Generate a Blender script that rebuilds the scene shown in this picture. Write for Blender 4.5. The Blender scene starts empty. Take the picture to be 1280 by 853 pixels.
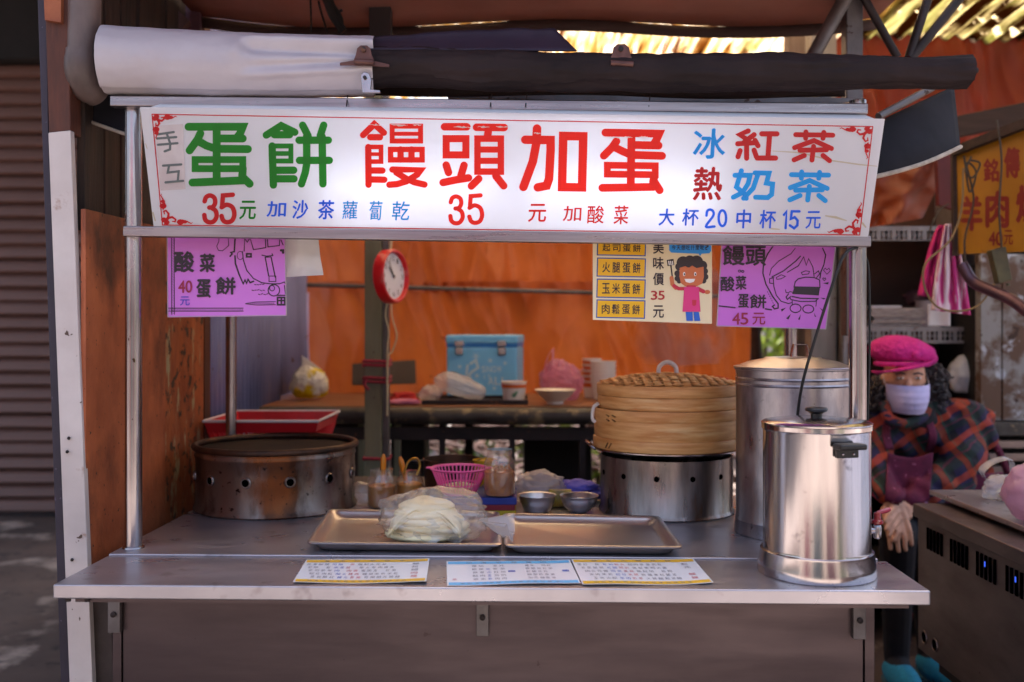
import bpy, bmesh, math, random
import numpy as np
from mathutils import Vector, Matrix, noise
R = math.radians
SC = bpy.context.scene
COL = SC.collection
random.seed(7)

# ---------------------------------------------------------------- camera
FPX, HZ, CZ = 1244.0, 410.0, 1.317        # focal length in photo pixels, horizon row, eye height
cam = bpy.data.cameras.new('camera')
cam_o = bpy.data.objects.new('camera', cam); COL.objects.link(cam_o)
cam_o.location = (0, 0, CZ); cam_o.rotation_euler = (R(90), 0, 0)
cam.sensor_width = 36; cam.lens = 36 * FPX / 1280
cam.shift_y = -(426.5 - HZ) / 1280
cam.clip_start = 0.05; cam.clip_end = 500
cam.dof.use_dof = True; cam.dof.focus_distance = 2.3; cam.dof.aperture_fstop = 2.2
SC.camera = cam_o
# ---------------------------------------------------------------- light
SUN_EL, SUN_AZ = 70, 345                     # sun high over the stall's back roof, street in front sunlit
w = bpy.data.worlds.new('World'); SC.world = w; w.use_nodes = True
nt = w.node_tree; bg = nt.nodes['Background']
sky = nt.nodes.new('ShaderNodeTexSky'); sky.sky_type = 'NISHITA'; sky.sun_disc = False
sky.sun_elevation = R(SUN_EL); sky.sun_rotation = R(SUN_AZ)
sky.air_density = 1.0; sky.dust_density = 7.0; sky.ozone_density = .6
nt.links.new(sky.outputs[0], bg.inputs[0]); bg.inputs[1].default_value = 0.15
sl = bpy.data.lights.new('sun', 'SUN'); sl.energy = 4.8; sl.angle = R(6); sl.color = (1, .96, .92)
so = bpy.data.objects.new('sun', sl); COL.objects.link(so)
so.rotation_euler = (R(90 - SUN_EL), 0, R(180 - SUN_AZ))
SC.view_settings.view_transform = 'Standard'; SC.view_settings.look = 'None'
SC.view_settings.gamma = 1; SC.view_settings.use_curve_mapping = False
SC.view_settings.exposure = 1.8
SC.render.engine = 'CYCLES'
cy = SC.cycles; cy.use_denoising = True; cy.max_bounces = 10; cy.transparent_max_bounces = 16
cy.diffuse_bounces = 5; cy.glossy_bounces = 5; cy.transmission_bounces = 6
cy.sample_clamp_indirect = 6; cy.caustics_reflective = False; cy.caustics_refractive = False
cy.volume_step_rate = 2

# ---------------------------------------------------------------- helpers
def P(x, y, Y):
    "world point at depth Y that the photo shows at pixel x, y"
    return Vector(((x - 640) * Y / FPX, Y, CZ - (y - HZ) * Y / FPX))
def lin(h):
    h = h.lstrip('#')
    o = []
    for i in (0, 2, 4):
        c = int(h[i:i+2], 16) / 255
        o.append(c / 12.92 if c < .04045 else ((c + .055) / 1.055) ** 2.4)
    return (*o, 1)

class MB:
    def __init__(s): s.v = []; s.f = []; s.m = []; s.cur = 0
    def add(s, vs, fs):
        b = len(s.v); s.v += [tuple(q) for q in vs]
        for f in fs: s.f.append([i + b for i in f]); s.m.append(s.cur)
        return s
    def box(s, x0, x1, y0, y1, z0, z1, tf=None):
        vs = [Vector((x, y, z)) for x in (x0, x1) for y in (y0, y1) for z in (z0, z1)]
        if tf: vs = [tf(q) for q in vs]
        return s.add(vs, [(0,1,3,2),(4,6,7,5),(0,4,5,1),(2,3,7,6),(0,2,6,4),(1,5,7,3)])
    def bar(s, a, b, wd, ht, up=(0,0,1)):
        "square bar from a to b, wd across, ht along up"
        a = Vector(a); b = Vector(b); d = (b - a).normalized(); up = Vector(up)
        sx = d.cross(up).normalized(); uz = sx.cross(d).normalized()
        vs = [p + sx * i * wd / 2 + uz * j * ht / 2 for p in (a, b) for i in (-1, 1) for j in (-1, 1)]
        return s.add(vs, [(0,1,3,2),(4,6,7,5),(0,4,5,1),(2,3,7,6),(0,2,6,4),(1,5,7,3)])
    def tube(s, pts, r, n=12, caps=True):
        pts = [Vector(p) for p in pts]; k = len(pts)
        rs = r if isinstance(r, (list, tuple)) else [r] * k
        t = [(pts[min(i+1, k-1)] - pts[max(i-1, 0)]).normalized() for i in range(k)]
        u = t[0].orthogonal().normalized(); vs = []
        for i in range(k):
            u = (u - t[i] * u.dot(t[i]))
            u = u.normalized() if u.length > 1e-6 else t[i].orthogonal().normalized()
            wv = t[i].cross(u)
            for j in range(n):
                a = 2 * math.pi * j / n
                vs.append(pts[i] + (u * math.cos(a) + wv * math.sin(a)) * rs[i])
        fs = [(i*n+j, i*n+(j+1) % n, (i+1)*n+(j+1) % n, (i+1)*n+j) for i in range(k-1) for j in range(n)]
        if caps: fs += [tuple(range(n))[::-1], tuple(range((k-1)*n, k*n))]
        return s.add(vs, fs)
    def lathe(s, prof, c, n=48, ax=None, wob=None):
        "profile of (radius, height) turned about the vertical (or about ax) through c"
        c = Vector(c); q = Vector((0,0,1)).rotation_difference(Vector(ax)) if ax is not None else None
        vs = []
        for r, z in prof:
            for j in range(n):
                a = 2 * math.pi * j / n
                rr = r * (wob(a, z) if wob else 1)
                p = Vector((rr * math.cos(a), rr * math.sin(a), z))
                vs.append(c + (q @ p if q else p))
        k = len(prof)
        fs = [(i*n+j, i*n+(j+1) % n, (i+1)*n+(j+1) % n, (i+1)*n+j) for i in range(k-1) for j in range(n)]
        if prof[0][0] > 0 and prof[0] != prof[-1]: fs.append(tuple(range(n))[::-1])
        if prof[-1][0] > 0 and prof[0] != prof[-1]: fs.append(tuple(range((k-1)*n, k*n)))
        return s.add(vs, fs)
    def grid(s, fn, nu, nv):
        vs = [fn(i / nu, j / nv) for j in range(nv + 1) for i in range(nu + 1)]
        return s.add(vs, [(j*(nu+1)+i, j*(nu+1)+i+1, (j+1)*(nu+1)+i+1, (j+1)*(nu+1)+i) for j in range(nv) for i in range(nu)])
    def prism(s, poly, d):
        "closed polygon of world points pushed by vector d"
        d = Vector(d); n = len(poly); p = [Vector(q) for q in poly]
        return s.add(p + [q + d for q in p], [tuple(range(n))[::-1], tuple(range(n, 2*n))] + [(i, (i+1) % n, n+(i+1) % n, n+i) for i in range(n)])
    def ball(s, c, r, nu=20, nv=12, fn=None):
        c = Vector(c); r = r if isinstance(r, (tuple, list)) else (r, r, r); vs = []
        def pt(th, ph):
            d = Vector((math.sin(ph)*math.cos(th), math.sin(ph)*math.sin(th), math.cos(ph)))
            k = fn(d) if fn else 1
            return c + Vector((d.x*r[0], d.y*r[1], d.z*r[2])) * k
        vs.append(pt(0, 0))
        for i in range(1, nv):
            for j in range(nu): vs.append(pt(2*math.pi*j/nu, math.pi*i/nv))
        vs.append(pt(0, math.pi)); fs = []
        for j in range(nu): fs.append((0, 1+j, 1+(j+1) % nu))
        for i in range(nv-2):
            for j in range(nu):
                a = 1+i*nu; fs.append((a+j, a+nu+j, a+nu+(j+1) % nu, a+(j+1) % nu))
        a = 1+(nv-2)*nu; e = len(vs)-1
        for j in range(nu): fs.append((a+j, e, a+(j+1) % nu))
        return s.add(vs, fs)
    def mesh(s, name, mats, smooth=35):
        me = bpy.data.meshes.new(name); me.from_pydata(s.v, [], s.f)
        for m in (mats if isinstance(mats, list) else [mats]): me.materials.append(m)
        me.polygons.foreach_set('material_index', s.m)
        bm = bmesh.new(); bm.from_mesh(me); bmesh.ops.recalc_face_normals(bm, faces=bm.faces); bm.to_mesh(me); bm.free()
        if smooth:
            me.polygons.foreach_set('use_smooth', [True] * len(me.polygons)); me.set_sharp_from_angle(angle=R(smooth))
        me.update(); return me
    def build(s, name, mats, parent=None, smooth=35, bevel=0, solid=0, sub=0, seg=2):
        o = bpy.data.objects.new(name, s.mesh(name, mats, smooth)); COL.objects.link(o)
        if solid:
            m = o.modifiers.new('solid', 'SOLIDIFY'); m.thickness = solid; m.offset = 0
        if sub:
            m = o.modifiers.new('sub', 'SUBSURF'); m.levels = m.render_levels = sub
        if bevel:
            m = o.modifiers.new('bevel', 'BEVEL'); m.width = bevel; m.segments = seg; m.limit_method = 'ANGLE'; m.angle_limit = R(40)
            m.harden_normals = True
        return own(o, parent)
def own(o, parent):
    if parent:
        o.parent = parent
        if parent.type == 'EMPTY': o.location = Vector(o.location) - Vector(parent.location)
    return o
def tag(o, label, cat, group=None):
    o['label'] = label; o['category'] = cat
    if group: o['group'] = group
    return o
def thing(name, label, cat, loc=(0,0,0), group=None):
    o = bpy.data.objects.new(name, None); COL.objects.link(o); o.location = loc; o.empty_display_size = .05
    return tag(o, label, cat, group)
def kind(o, k): o['kind'] = k; return o
def place(name, me, parent, loc=(0,0,0), rot=(0,0,0), scale=(1,1,1)):
    "one more object with shared mesh data"
    o = bpy.data.objects.new(name, me); COL.objects.link(o); o.location = loc; o.rotation_euler = rot; o.scale = scale
    return own(o, parent)
def nz(p, s=1, d=2): return noise.fractal(Vector(p) * s, 1.0, 2.0, d)

# ---------------------------------------------------------------- materials
def M(name, c1, c2=None, scale=6, stretch=(1,1,1), rough=.6, rvar=0, metal=0, bump=0, bscale=None, lo=.35, hi=.65,
      c3=None, s3=3, t3=.6, w3=.08, c4=None, s4=20, t4=.66, w4=.03, trans=0, coat=0, aniso=0, spec=None, det=6, alpha=None):
    m = bpy.data.materials.new(name); m.use_nodes = True; t = m.node_tree; N = t.nodes; L = t.links
    b = N['Principled BSDF']; b.inputs['Roughness'].default_value = rough; b.inputs['Metallic'].default_value = metal
    if coat: b.inputs['Coat Weight'].default_value = coat; b.inputs['Coat Roughness'].default_value = .1
    if spec is not None: b.inputs['Specular IOR Level'].default_value = spec
    if aniso: b.inputs['Anisotropic'].default_value = aniso
    tc = N.new('ShaderNodeTexCoord'); mp = N.new('ShaderNodeMapping'); mp.inputs['Scale'].default_value = stretch
    L.new(tc.outputs['Object'], mp.inputs['Vector'])
    def noi(sc, d=det, vec=mp.outputs[0]):
        n = N.new('ShaderNodeTexNoise'); n.inputs['Scale'].default_value = sc; n.inputs['Detail'].default_value = d
        n.inputs['Roughness'].default_value = .6; L.new(vec, n.inputs['Vector']); return n.outputs['Fac']
    def rng(fac, a, bb):
        r = N.new('ShaderNodeMapRange'); r.inputs['From Min'].default_value = a; r.inputs['From Max'].default_value = bb
        L.new(fac, r.inputs['Value']); return r.outputs[0]
    def mix(fac, A, B):
        x = N.new('ShaderNodeMix'); x.data_type = 'RGBA'; L.new(fac, x.inputs[0])
        for i, q in ((6, A), (7, B)):
            if isinstance(q, tuple): x.inputs[i].default_value = q
            else: L.new(q, x.inputs[i])
        return x.outputs[2]
    cl = lin(c1)
    if c2: cl = mix(rng(noi(scale), lo, hi), cl, lin(c2))
    if c3: cl = mix(rng(noi(s3), t3, t3 + w3), cl, lin(c3))
    if c4: cl = mix(rng(noi(s4, 3, tc.outputs['Object']), t4, t4 + w4), cl, lin(c4))
    if isinstance(cl, tuple): b.inputs['Base Color'].default_value = cl
    else: L.new(cl, b.inputs['Base Color'])
    if rvar:
        r = N.new('ShaderNodeMapRange'); r.inputs['From Min'].default_value = .3; r.inputs['From Max'].default_value = .7
        r.inputs['To Min'].default_value = max(.02, rough - rvar); r.inputs['To Max'].default_value = min(1, rough + rvar)
        L.new(noi(scale * 1.7), r.inputs['Value']); L.new(r.outputs[0], b.inputs['Roughness'])
    if bump:
        bp = N.new('ShaderNodeBump'); bp.inputs['Strength'].default_value = bump; bp.inputs['Distance'].default_value = .01
        L.new(noi(bscale or scale * 3), bp.inputs['Height']); L.new(bp.outputs[0], b.inputs['Normal'])
    out = N['Material Output']
    if trans:
        tr = N.new('ShaderNodeBsdfTranslucent'); mx = N.new('ShaderNodeMixShader'); mx.inputs[0].default_value = trans
        if isinstance(cl, tuple): tr.inputs[0].default_value = cl
        else: L.new(cl, tr.inputs[0])
        L.new(b.outputs[0], mx.inputs[1]); L.new(tr.outputs[0], mx.inputs[2]); L.new(mx.outputs[0], out.inputs[0])
    return m
def film(name, col, clear=.55, rough=.15, glossy=.25, tl=.5, wrinkle=0):
    "thin plastic film: part clear, part cloudy, some shine"
    m = bpy.data.materials.new(name); m.use_nodes = True; t = m.node_tree; N = t.nodes; L = t.links; N.clear()
    o = N.new('ShaderNodeOutputMaterial'); tp = N.new('ShaderNodeBsdfTransparent'); df = N.new('ShaderNodeBsdfDiffuse')
    tr = N.new('ShaderNodeBsdfTranslucent'); gl = N.new('ShaderNodeBsdfGlossy'); gl.inputs['Roughness'].default_value = rough
    for q in (df, tr): q.inputs[0].default_value = lin(col)
    a = N.new('ShaderNodeMixShader'); a.inputs[0].default_value = tl; L.new(df.outputs[0], a.inputs[1]); L.new(tr.outputs[0], a.inputs[2])
    b = N.new('ShaderNodeMixShader'); b.inputs[0].default_value = clear; L.new(a.outputs[0], b.inputs[1]); L.new(tp.outputs[0], b.inputs[2])
    fr_ = N.new('ShaderNodeLayerWeight'); fr_.inputs[0].default_value = .5; fr = N.new('ShaderNodeMath'); fr.operation = 'POWER'; fr.inputs[1].default_value = 4; L.new(fr_.outputs['Facing'], fr.inputs[0])
    if wrinkle:
        tc = N.new('ShaderNodeTexCoord'); no = N.new('ShaderNodeTexNoise'); no.inputs['Scale'].default_value = wrinkle; no.inputs['Detail'].default_value = 4; no.inputs['Distortion'].default_value = 1.5; L.new(tc.outputs['Object'], no.inputs['Vector'])
        bp = N.new('ShaderNodeBump'); bp.inputs['Strength'].default_value = .7; bp.inputs['Distance'].default_value = .012; L.new(no.outputs['Fac'], bp.inputs['Height'])
        for q in (df, tr, gl): L.new(bp.outputs[0], q.inputs['Normal'])
    mu = N.new('ShaderNodeMath'); mu.operation = 'MULTIPLY_ADD'; mu.inputs[1].default_value = .7; mu.inputs[2].default_value = glossy * .12; mu.use_clamp = True
    L.new(fr.outputs[0], mu.inputs[0])
    c = N.new('ShaderNodeMixShader'); L.new(mu.outputs[0], c.inputs[0]); L.new(b.outputs[0], c.inputs[1]); L.new(gl.outputs[0], c.inputs[2])
    L.new(c.outputs[0], o.inputs[0]); return m
def vinyl(name, col, tl=.5, rough=.35, wear=None):
    return M(name, col, trans=tl, rough=rough)

STEEL = M('brushed_steel', '#a39a9c', '#857c80', scale=2.2, stretch=(1, 30, 30), rough=.33, rvar=.1, metal=1, bump=.02, bscale=40, c3='#756a6c', s3=2.5, t3=.62, w3=.2)
STEELTOP = M('worn_steel_top', '#b4b0b8', '#a8a4ac', scale=2.2, stretch=(1, 2, 1), rough=.32, rvar=.1, metal=.8, bump=.02, bscale=6, c3='#969198', s3=1.6, t3=.5, w3=.3, c4='#857d80', s4=13, t4=.6, w4=.12)
STEELPOLE = M('pole_steel', '#b4adb0', '#8c8488', scale=8, stretch=(1, 1, .3), rough=.22, rvar=.08, metal=1, c4='#4a3626', s4=26, t4=.72)
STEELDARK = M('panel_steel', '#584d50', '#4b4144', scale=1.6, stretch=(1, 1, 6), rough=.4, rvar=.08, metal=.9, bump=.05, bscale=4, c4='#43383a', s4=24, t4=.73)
BUCKET = M('bucket_steel', '#cfc8c8', '#b0a8aa', scale=3, stretch=(4, 4, .4), rough=.17, rvar=.06, metal=1, bump=.06, bscale=6, c4='#8f868a', s4=24, t4=.64, w4=.1)
BUCKETOLD = M('dull_bucket_steel', '#b4adb0', '#7f787e', scale=7, stretch=(2, 2, .7), rough=.36, rvar=.12, metal=1, bump=.1, bscale=8, c4='#6a6266', s4=30, t4=.64, w4=.1)
POTRUST = M('burnt_steel', '#82746c', '#3c2a22', scale=7, stretch=(1, 1, .45), rough=.35, rvar=.16, metal=.9, bump=.08, bscale=26, c3='#6a3d22', s3=5, t3=.52, w3=.12, c4='#2a1c16', s4=55, t4=.63, w4=.08, lo=.44, hi=.58)
RIMRUST = M('rusty_iron_rim', '#30241f', '#573a2a', scale=18, rough=.5, metal=.7, bump=.1)
BURNER = M('burner_steel', '#978d88', '#5f5450', scale=5, stretch=(3, 3, .5), rough=.32, rvar=.14, metal=.95, c3='#6c4526', s3=6, t3=.62, w3=.12, bump=.04)
BAMBOO = M('bamboo', '#dca66a', '#bd7c40', scale=3.5, stretch=(2, 2, 20), rough=.5, bump=.05, bscale=24, c3='#e2bd88', s3=2.4, t3=.55, w3=.2, c4='#4a2a14', s4=30, t4=.73)
BAMBOOD = M('bamboo_dark', '#c08a4c', '#9c6a38', scale=30, rough=.6, bump=.2, bscale=60)
ALU = M('tray_metal', '#cdc7c5', '#c2bbb9', scale=2, rough=.32, rvar=.06, metal=.95)
BLACK = M('black_plastic', '#141214', rough=.35)
RUBBER = M('black_rubber', '#0d0c0d', rough=.6)
GREYMETAL = M('galvanised', '#6f6a6c', '#57504f', scale=9, rough=.5, metal=.6, bump=.05, c4='#3c2a22', s4=20, t4=.65)
DARKMETAL = M('dark_iron', '#33292a', '#1e1718', scale=8, rough=.55, metal=.4, bump=.06, c4='#5a3a2a', s4=22, t4=.66)
WHITEV = M('white_vinyl', '#b6b0b6', '#aaa2a9', scale=4, rough=.42, bump=.03, bscale=9, spec=.4, c4='#a48f80', s4=30, t4=.76)
DARKV = M('dark_vinyl', '#2a1f20', '#1c1415', scale=6, rough=.75, spec=.2, bump=.06, bscale=20)
PURPV = M('dark_purple_vinyl', '#2e2536', '#211a28', scale=5, rough=.6, spec=.3, bump=.05, bscale=14)
SIGNW = M('sign_acrylic', '#e6e5ea', '#dfdde2', scale=2, rough=.25, trans=.5, c3='#ded3bf', s3=2.3, t3=.7, w3=.14)
RED = vinyl('vinyl_red', '#ef1408'); DRED = vinyl('vinyl_crimson', '#cf1020'); GREEN = vinyl('vinyl_green', '#008a1c')
BLUE = vinyl('vinyl_blue', '#1467ee'); CYAN = vinyl('vinyl_cyan', '#12a8f0'); GREYV = vinyl('vinyl_grey', '#5b6468', tl=.2)
SCUFF = vinyl('sign_scuff', '#e4dfdc')
# ---------------------------------------------------------------- flat print on real planes
class Plane:
    def __init__(s, a, b, c):
        s.o = Vector(a); s.n = (Vector(b) - s.o).cross(Vector(c) - s.o).normalized()
        if s.n.y > 0: s.n = -s.n                     # towards the street
    def at(s, x, y, lay=0):
        d = Vector(((x - 640) / FPX, 1, -(y - HZ) / FPX)); e = Vector((0, 0, CZ)); o = s.o + s.n * lay
        return e + d * ((o - e).dot(s.n) / d.dot(s.n))
_fc = bpy.data.curves.new('letters', 'FONT'); _fo = bpy.data.objects.new('letters', _fc)
_fs = bpy.data.scenes.new('type_setting'); _fs.collection.objects.link(_fo)
_gc = {}
def glyph2d(ch, bold=0.0):
    k = (ch, bold)
    if k not in _gc:
        _fc.body = ch; _fc.offset = bold; _fc.resolution_u = 3; _fo.update_tag()
        _vl = _fs.view_layers[0]; _vl.update(); dg = _vl.depsgraph
        me = bpy.data.meshes.new_from_object(_fo.evaluated_get(dg))
        vs = [(q.co.x, q.co.y) for q in me.vertices]; fs = [tuple(p.vertices) for p in me.polygons]
        bpy.data.meshes.remove(me)
        x0 = min(v[0] for v in vs); x1 = max(v[0] for v in vs); y0 = min(v[1] for v in vs); y1 = max(v[1] for v in vs)
        _gc[k] = ([((x - x0) / max(x1 - x0, 1e-5), (y - y0) / max(y1 - y0, 1e-5)) for x, y in vs], fs)
    return _gc[k]
def put_glyph(mb, pl, ch, rect, bold=.0, lay=.0006, skew=0, slope=0):
    vs, fs = glyph2d(ch); x0, y0, x1, y1 = rect
    d = bold * (y1 - y0) * .8                       # heavier weight: the same outline printed again slightly shifted
    for k, (dx, dy) in enumerate(((0, 0), (d, 0), (-d, 0), (0, d), (0, -d)) if bold else ((0, 0),)):
        mb.add([pl.at(x0 + dx + u * (x1 - x0) + skew * v * (y1 - y0), y1 + dy - v * (y1 - y0) + slope * u * (x1 - x0), lay + .00003 * k) for u, v in vs], fs)
def put_text(mb, pl, s, x0, y0, cw, h, gap=0, bold=.0, lay=.0006, skew=0, dy=0):
    for i, ch in enumerate(s):
        if ch != ' ': put_glyph(mb, pl, ch, (x0 + i * (cw + gap), y0 + dy * i, x0 + i * (cw + gap) + cw, y0 + dy * i + h), bold, lay, skew)
def stroke(mb, pl, pts, wpx, lay=.0006, tf=lambda p: p, taper=None, joints=True):
    "a brush or marker stroke with round ends, wpx photo pixels wide, as one flat ribbon"
    q = [Vector((*tf(p), 0)) for p in pts]
    closed = len(q) > 3 and (q[0] - q[-1]).length < .01
    if closed: q = q[:-1]
    n = len(q); w = wpx / 2
    def wid(i): return w * (taper[i] if taper else 1)
    L, Rr = [], []
    for i in range(n):
        a = q[i-1] if (closed or i > 0) else None
        b = q[(i+1) % n] if (closed or i < n-1) else None
        d1 = (q[i] - a).normalized() if a is not None else (b - q[i]).normalized()
        d2 = (b - q[i]).normalized() if b is not None else d1
        n1 = Vector((-d1.y, d1.x, 0)); n2 = Vector((-d2.y, d2.x, 0)); mm = (n1 + n2)
        mm = mm.normalized() if mm.length > .2 else n1
        k = wid(i) / max(.55, mm.dot(n1))
        L.append(q[i] + mm * k); Rr.append(q[i] - mm * k)
    vs = []; fs = []
    if closed:
        vs = L + Rr; fs = [(i, (i+1) % n, n + (i+1) % n, n + i) for i in range(n)]
    else:
        vs = L + Rr; fs = [(i, i+1, n+i+1, n+i) for i in range(n-1)]
        for e, d in ((0, (q[0] - q[1]).normalized()), (n-1, (q[-1] - q[-2]).normalized())):
            s0 = len(vs); p = Vector((-d.y, d.x, 0))
            cap = [q[e] + p * wid(e) * math.cos(t) + d * wid(e) * math.sin(t) for t in [math.pi * k / 8 for k in range(9)]]
            vs += cap; fs.append(tuple(range(s0, s0 + 9)))
    mb.add([pl.at(v.x, v.y, lay) for v in vs], fs)
def fillpoly(mb, pl, pts, lay=.0005): mb.add([pl.at(x, y, lay) for x, y in pts], [tuple(range(len(pts)))])
def disc(mb, pl, x, y, rx, ry=None, lay=.0005, n=20): fillpoly(mb, pl, [(x + rx * math.cos(2*math.pi*i/n), y + (ry or rx) * math.sin(2*math.pi*i/n)) for i in range(n)], lay)
def curve(pts, n=6):
    "smooth line through points (Catmull-Rom)"
    p = [Vector(q) for q in pts]; p = [p[0]*2 - p[1]] + p + [p[-1]*2 - p[-2]]; o = []
    for i in range(1, len(p) - 2):
        for k in range(n):
            t = k / n; a, b, c, d = p[i-1], p[i], p[i+1], p[i+2]
            o.append(.5 * ((2*b) + (c-a)*t + (2*a-5*b+4*c-d)*t*t + (3*b-a-3*c+d)*t**3))
    o.append(p[-2]); return o

# ================================================================ THE SETTING
CONC = M('concrete_floor', '#5e4c44', '#40332e', scale=1.3, rough=.75, rvar=.15, bump=.12, bscale=14, c3='#9c8b80', s3=2.6, t3=.56, w3=.1, c4='#2c2322', s4=7, t4=.58, w4=.1, det=9)
kind(MB().add([(-120,-120,0),(120,-120,0),(120,120,0),(-120,120,0)], [(0,1,2,3)]).build('ground', CONC), 'structure')

kind(MB().add([(-30,-4.4,.004),(30,-4.4,.004),(30,1.3,.004),(-30,1.3,.004)], [(0,1,2,3)]).build('street', M('street_bounce_concrete', '#8f867f', '#7d746d', scale=1.5, rough=.8, bump=.1, bscale=20)), 'structure')  # unseen pale street sheet, added to bounce light onto the stall
# ---- roller shutter across the lane on the left
SLAT = M('shutter_slat', '#7a5a50', '#664840', scale=3, stretch=(.4, 1, 4), rough=.55, bump=.05, c3='#6b5049', s3=1.2, t3=.6, w3=.2)
sh = thing('roller_shutter', 'closed brown roller shutter at the far left, across the lane', 'shutter', (-3.6, 7, 0))
mb = MB(); pr = [(.012, 0), (-.022, .008), (-.034, .02), (-.03, .045), (-.02, .072), (-.012, .086), (.012, .0975)]
mb.add([(x, y, z) for x in (-1.6, 1.6) for y, z in pr], [(i, i+1, 7+i+1, 7+i) for i in range(6)])
sm = mb.mesh('slat', SLAT, 50)
for k in range(32): place('slat', sm, sh, (-3.6, 7 + random.uniform(-.01, .01), .02 + k * .0985 + random.uniform(-.004, .004)), (random.uniform(-.05,.05), random.uniform(-.004,.004), 0))
DARKWALL = M('near_black', '#1b1718', '#100d0e', scale=3, rough=.85, bump=.1)  # near-black tone shared by walls, canopy and boxes
MB().box(-5.4, -1.9, 6.85, 7.3, 3.17, 4.2).build('shutter_housing', DARKWALL, sh)
MB().box(-2.0, -1.9, 6.9, 7.0, 0, 3.17).build('guide_rail', DARKMETAL, sh)
MB().box(-5.2, -1.95, 6.93, 7.05, 0, .03).build('bottom_bar', DARKMETAL, sh)
MB().box(-7, -1.6, 7.32, 7.5, 0, 5).build('shop_wall', DARKWALL)
tag(bpy.data.objects['shop_wall'], 'dark wall behind the roller shutter', 'wall')
MB().box(-6, -1.2, 1.2, 7.3, 4.25, 4.35).build('lane_canopy', DARKWALL)
tag(bpy.data.objects['lane_canopy'], 'dark canopy over the lane in front of the shutter', 'canopy')

# ---- left side wall of the stall
WOODDK = M('rotten_timber', '#3d2a22', '#1f1512', scale=5, stretch=(6, 6, .7), rough=.8, bump=.3, bscale=16, c4='#8a6b50', s4=40, t4=.74)
WOODBR = M('brown_timber', '#5c3021', '#3c1e16', scale=6, stretch=(5, 5, .6), rough=.7, bump=.18, c4='#9c8a7c', s4=50, t4=.75)
WHITEP = M('chipped_white_paint', '#c9bfbd', '#b6aaa7', scale=4, rough=.6, bump=.06, c3='#9a7d70', s3=9, t3=.66, w3=.06, c4='#4a352c', s4=26, t4=.7)
INDIGO = M('indigo_paint', '#2f2636', '#221b29', scale=8, rough=.6, bump=.08, c4='#5c5064', s4=60, t4=.68)
PLY = M('stained_plywood', '#b0603a', '#90492a', scale=7, stretch=(5, 1.5, 1), rough=.65, bump=.2, bscale=60, c3='#4a2416', s3=2.2, t3=.5, w3=.16, c4='#2a1610', s4=60, t4=.66, w4=.05, det=9)
PLY2 = M('peeling_plywood', '#a05428', '#844020', scale=7, stretch=(3, 3, 1.2), rough=.65, bump=.3, bscale=40, c3='#9a9474', s3=6, t3=.54, w3=.08, c4='#35251c', s4=26, t4=.56, w4=.08, det=9)
post = thing('wooden_post', 'slanting timber post with chipped white front and indigo side, left of the cart', 'post', P(90, 853, 2.3))
def lp(x, y, Y=2.29): return P(x, y, Y)
mb = MB(); mb.prism([lp(60,166), lp(88,163), lp(117,890), lp(88,890)], (0, .022, 0)); mb.build('white_board', WHITEP, post, bevel=.002)
mb = MB(); mb.prism([lp(46,-20,2.31), lp(57,-20,2.31), lp(61.5,200,2.31), lp(101,890,2.31), lp(77,890,2.31), lp(60,400,2.31)], (0, .05, 0)); mb.build('indigo_board', INDIGO, post, bevel=.002)
mb = MB(); mb.prism([lp(55,-20,2.295), lp(85,-20,2.295), lp(88,166,2.295), lp(61,169,2.295)], (0, .06, 0)); mb.build('brown_timber', WOODBR, post, bevel=.003)
mb = MB(); mb.prism([lp(54,-20,2.28), lp(76,-20,2.28), lp(76,28,2.28), lp(56,25,2.28)], (0, .02, 0)); mb.build('timber_offcut', M('offcut', '#9c5a3a', '#7c4028', scale=12, rough=.7), post)
mb = MB()
for x, y in ((86, 548), (84, 565), (90, 700)): MB().ball(lp(x, y, 2.285), .004, 8, 6).build('nail', DARKMETAL, post)
side = thing('plywood_wall', 'orange stained plywood side wall with peeling patch, left of the cart', 'wall', (-.99, 2.35, 0))
def wl(Y0, Y1, z0, z1, X=-1.0, t=.012):
    return MB().add([(X, Y0, z0[0]), (X, Y1, z0[1]), (X, Y1, z1[1]), (X, Y0, z1[0]), (X-t, Y0, z0[0]), (X-t, Y1, z0[1]), (X-t, Y1, z1[1]), (X-t, Y0, z1[0])],
                    [(0,1,2,3),(4,7,6,5),(0,4,5,1),(3,2,6,7),(0,3,7,4),(1,5,6,2)])
wl(2.3, 2.83, (.62, .55), (1.592, 1.60), X=-.985).build('panel', PLY, side, bevel=.0015)
wl(2.834, 3.26, (.45, .45), (1.615, 1.66), X=-.988).build('panel', PLY2, side, bevel=.0015)
GREYB = M('grey_board', '#5f5450', '#473c39', scale=6, rough=.75, bump=.15, c4='#8a7c74', s4=25, t4=.66)
MB().prism([P(108,756,2.335), P(126,747,2.335), P(139,747,2.335), P(146,1130,2.335), P(118,1130,2.335)], (0,.02,0)).build('skirting_board', GREYB, side)
dk = thing('plank_wall', 'dark rotten plank wall above the orange plywood', 'wall', (-1.02, 2.4, 1.5))
Yc = 2.37
for k in range(7):
    wdt = random.uniform(.1, .15)
    wl(Yc, Yc + wdt - .006, (1.55, 1.55), (3.0, 3.0), X=-1.012 + random.uniform(-.006, .006), t=.02).build('plank', WOODDK, dk, bevel=.003); Yc += wdt
MB().bar((-1.02, 3.22, 0), (-1.02, 3.22, 3), .07, .06, (0,1,0)).build('stud', WOODBR, dk)
PVC = M('dirty_pvc', '#6f5f5c', '#4d3f3d', scale=7, stretch=(1,1,.5), rough=.5, bump=.06, c3='#9d908f', s3=5, t3=.58, w3=.1)
pv = thing('drain_pipe', 'dirty grey plastic drain pipe with elbow, beside the white vinyl roll', 'pipe', P(105, 60, 2.3))
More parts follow.
